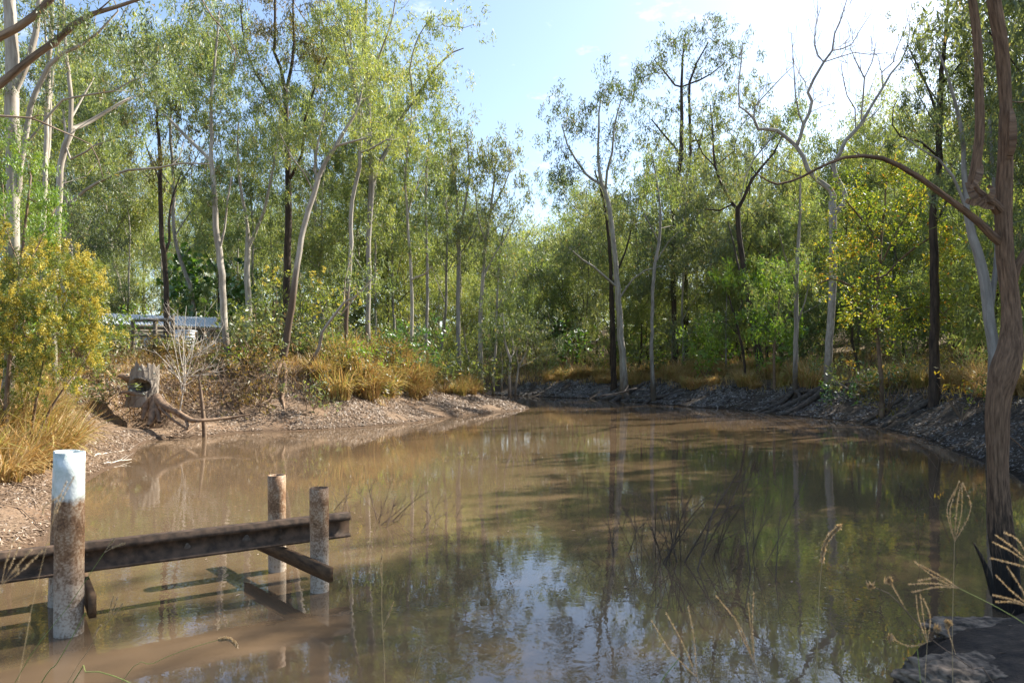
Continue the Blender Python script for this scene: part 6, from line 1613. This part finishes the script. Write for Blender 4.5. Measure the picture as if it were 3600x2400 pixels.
stalk('dark dry weed with small buds crossing in front of the broad rock', 2.0, [(3520, 2440), (3420, 2350), (3280, 2250), (3190, 2150), (3125, 2085), (3060, 2058)], [[(3280, 2250, 0), (3200, 2270, 0), (3130, 2240, 0)], [(3190, 2150, 0), (3150, 2080, 0), (3128, 2040, 0)], [(3360, 2300, 0), (3330, 2200, 0), (3345, 2180, 0)]], mat='stalk_dark', seed=16, w=6, fw=3, buds=[(3060, 2058), (3128, 2040), (3295, 2205), (3330, 2190), (3130, 2240)])
stalk('single slim straw stalk in front of the reflections right of the jetty', 2.0, [(1352, 2440), (1350, 2300), (1342, 2150), (1344, 1930)], [[(1344, 2050, 0), (1338, 2000, 0), (1346, 1925, 0)], [(1350, 2200, 0), (1370, 2150, 0), (1384, 2115, 0)]], seed=17, w=3, fw=5)
stalk('short pale stalk rising from the bottom edge left of the sky reflection', 2.0, [(1450, 2440), (1462, 2360), (1480, 2288)], seed=18, w=4)
stalk('bright green blade at the bottom edge right of the sky reflection', 1.6, [(2300, 2440), (2340, 2370), (2392, 2308)], mat='stalk_green', seed=19, w=6)
stalk('green stem in front of the broad rock', 1.7, [(3240, 2440), (3235, 2380), (3225, 2280)], mat='stalk_green', seed=20, w=5)
#PART5
# ------------------------------------------------------------------ labels that single out the repeats
ORD = ['nearest', 'second', 'third', 'fourth', 'fifth', 'sixth', 'seventh', 'eighth', 'ninth', 'tenth', 'eleventh', 'twelfth', 'thirteenth', 'fourteenth', 'fifteenth', 'sixteenth', 'seventeenth', 'eighteenth', 'nineteenth', 'twentieth', 'twenty-first', 'twenty-second', 'twenty-third', 'twenty-fourth', 'twenty-fifth', 'twenty-sixth', 'twenty-seventh', 'twenty-eighth', 'twenty-ninth', 'thirtieth', 'thirty-first', 'thirty-second', 'thirty-third', 'thirty-fourth', 'thirty-fifth']
LM_L = [(40, 'the thick far-left trunk'), (250, 'the gum with the curved bough'), (585, 'the dark trunk before the shed'), (795, 'the white gum beside the shed'), (880, 'the V-forked gum'), (1030, 'the leaning trunk'), (1225, 'the slender white gum'),
        (1300, 'the tallest left gum'), (1447, 'the grey gum with a side bough'), (1612, 'the twin-limbed grey gum'), (1690, 'the grey gum by the sky gap'), (1790, 'the crooked tree at the point')]
LM_R = [(1880, 'the drooping small tree beyond the point'), (2185, 'the pale mottled far-bank gum'), (2296, 'the thin wavy grey gum'), (2370, 'the tallest far-bank gum'), (2650, 'the dark leaning trunk'), (2798, 'the straight trunk at the waterline'), (2920, 'the dead tree'), (3090, 'the yellow-leaved tree'), (3285, 'the near-black trunk'), (3500, 'the big foreground tree')]
NOUN = {GL: ('slender background gum', LM_L), GR: ('backlit background gum', LM_R), GF: ('far background gum', LM_L + LM_R), GC: ('distant gum', LM_L[-2:] + LM_R[:2]), GSL: ('undergrowth shrub', LM_L), GSR: ('backlit undergrowth shrub', LM_R), 'shrubs deep in the left wood': ('tall deep-wood shrub', LM_L),
        'shrubs deep in the right wood': ('tall deep-wood shrub', LM_R), GSB: ('dry brush clump', LM_L), GT: ('tawny grass tussock', LM_L), GT2: ('straw grass tussock', [(40, 'the thick far-left trunk'), (250, 'the gum with the curved bough')]), GT3: ('golden grass tussock', LM_R), GO: ('right-bank gum', [(3500, 'the big foreground tree')])}
buckets = {}
for o in list(col.objects):
    g_ = o.get('group')
    if o.parent is None and g_ in NOUN:
        px = CX + o.location.x / max(o.location.y, 1) * F
        noun, lms = NOUN[g_]
        lp, lt = min(lms, key=lambda q: abs(q[0] - px))
        buckets.setdefault((g_, lt, px < lp), []).append((abs(px - lp), o, noun))
for (g_, lt, lf), it in buckets.items():
    it.sort(key=lambda q: q[0])
    for k, (_, o, noun) in enumerate(it):
        o['label'] = '%s %s to the %s of %s' % (ORD[min(k, 34)], noun, 'left' if lf else 'right', lt)
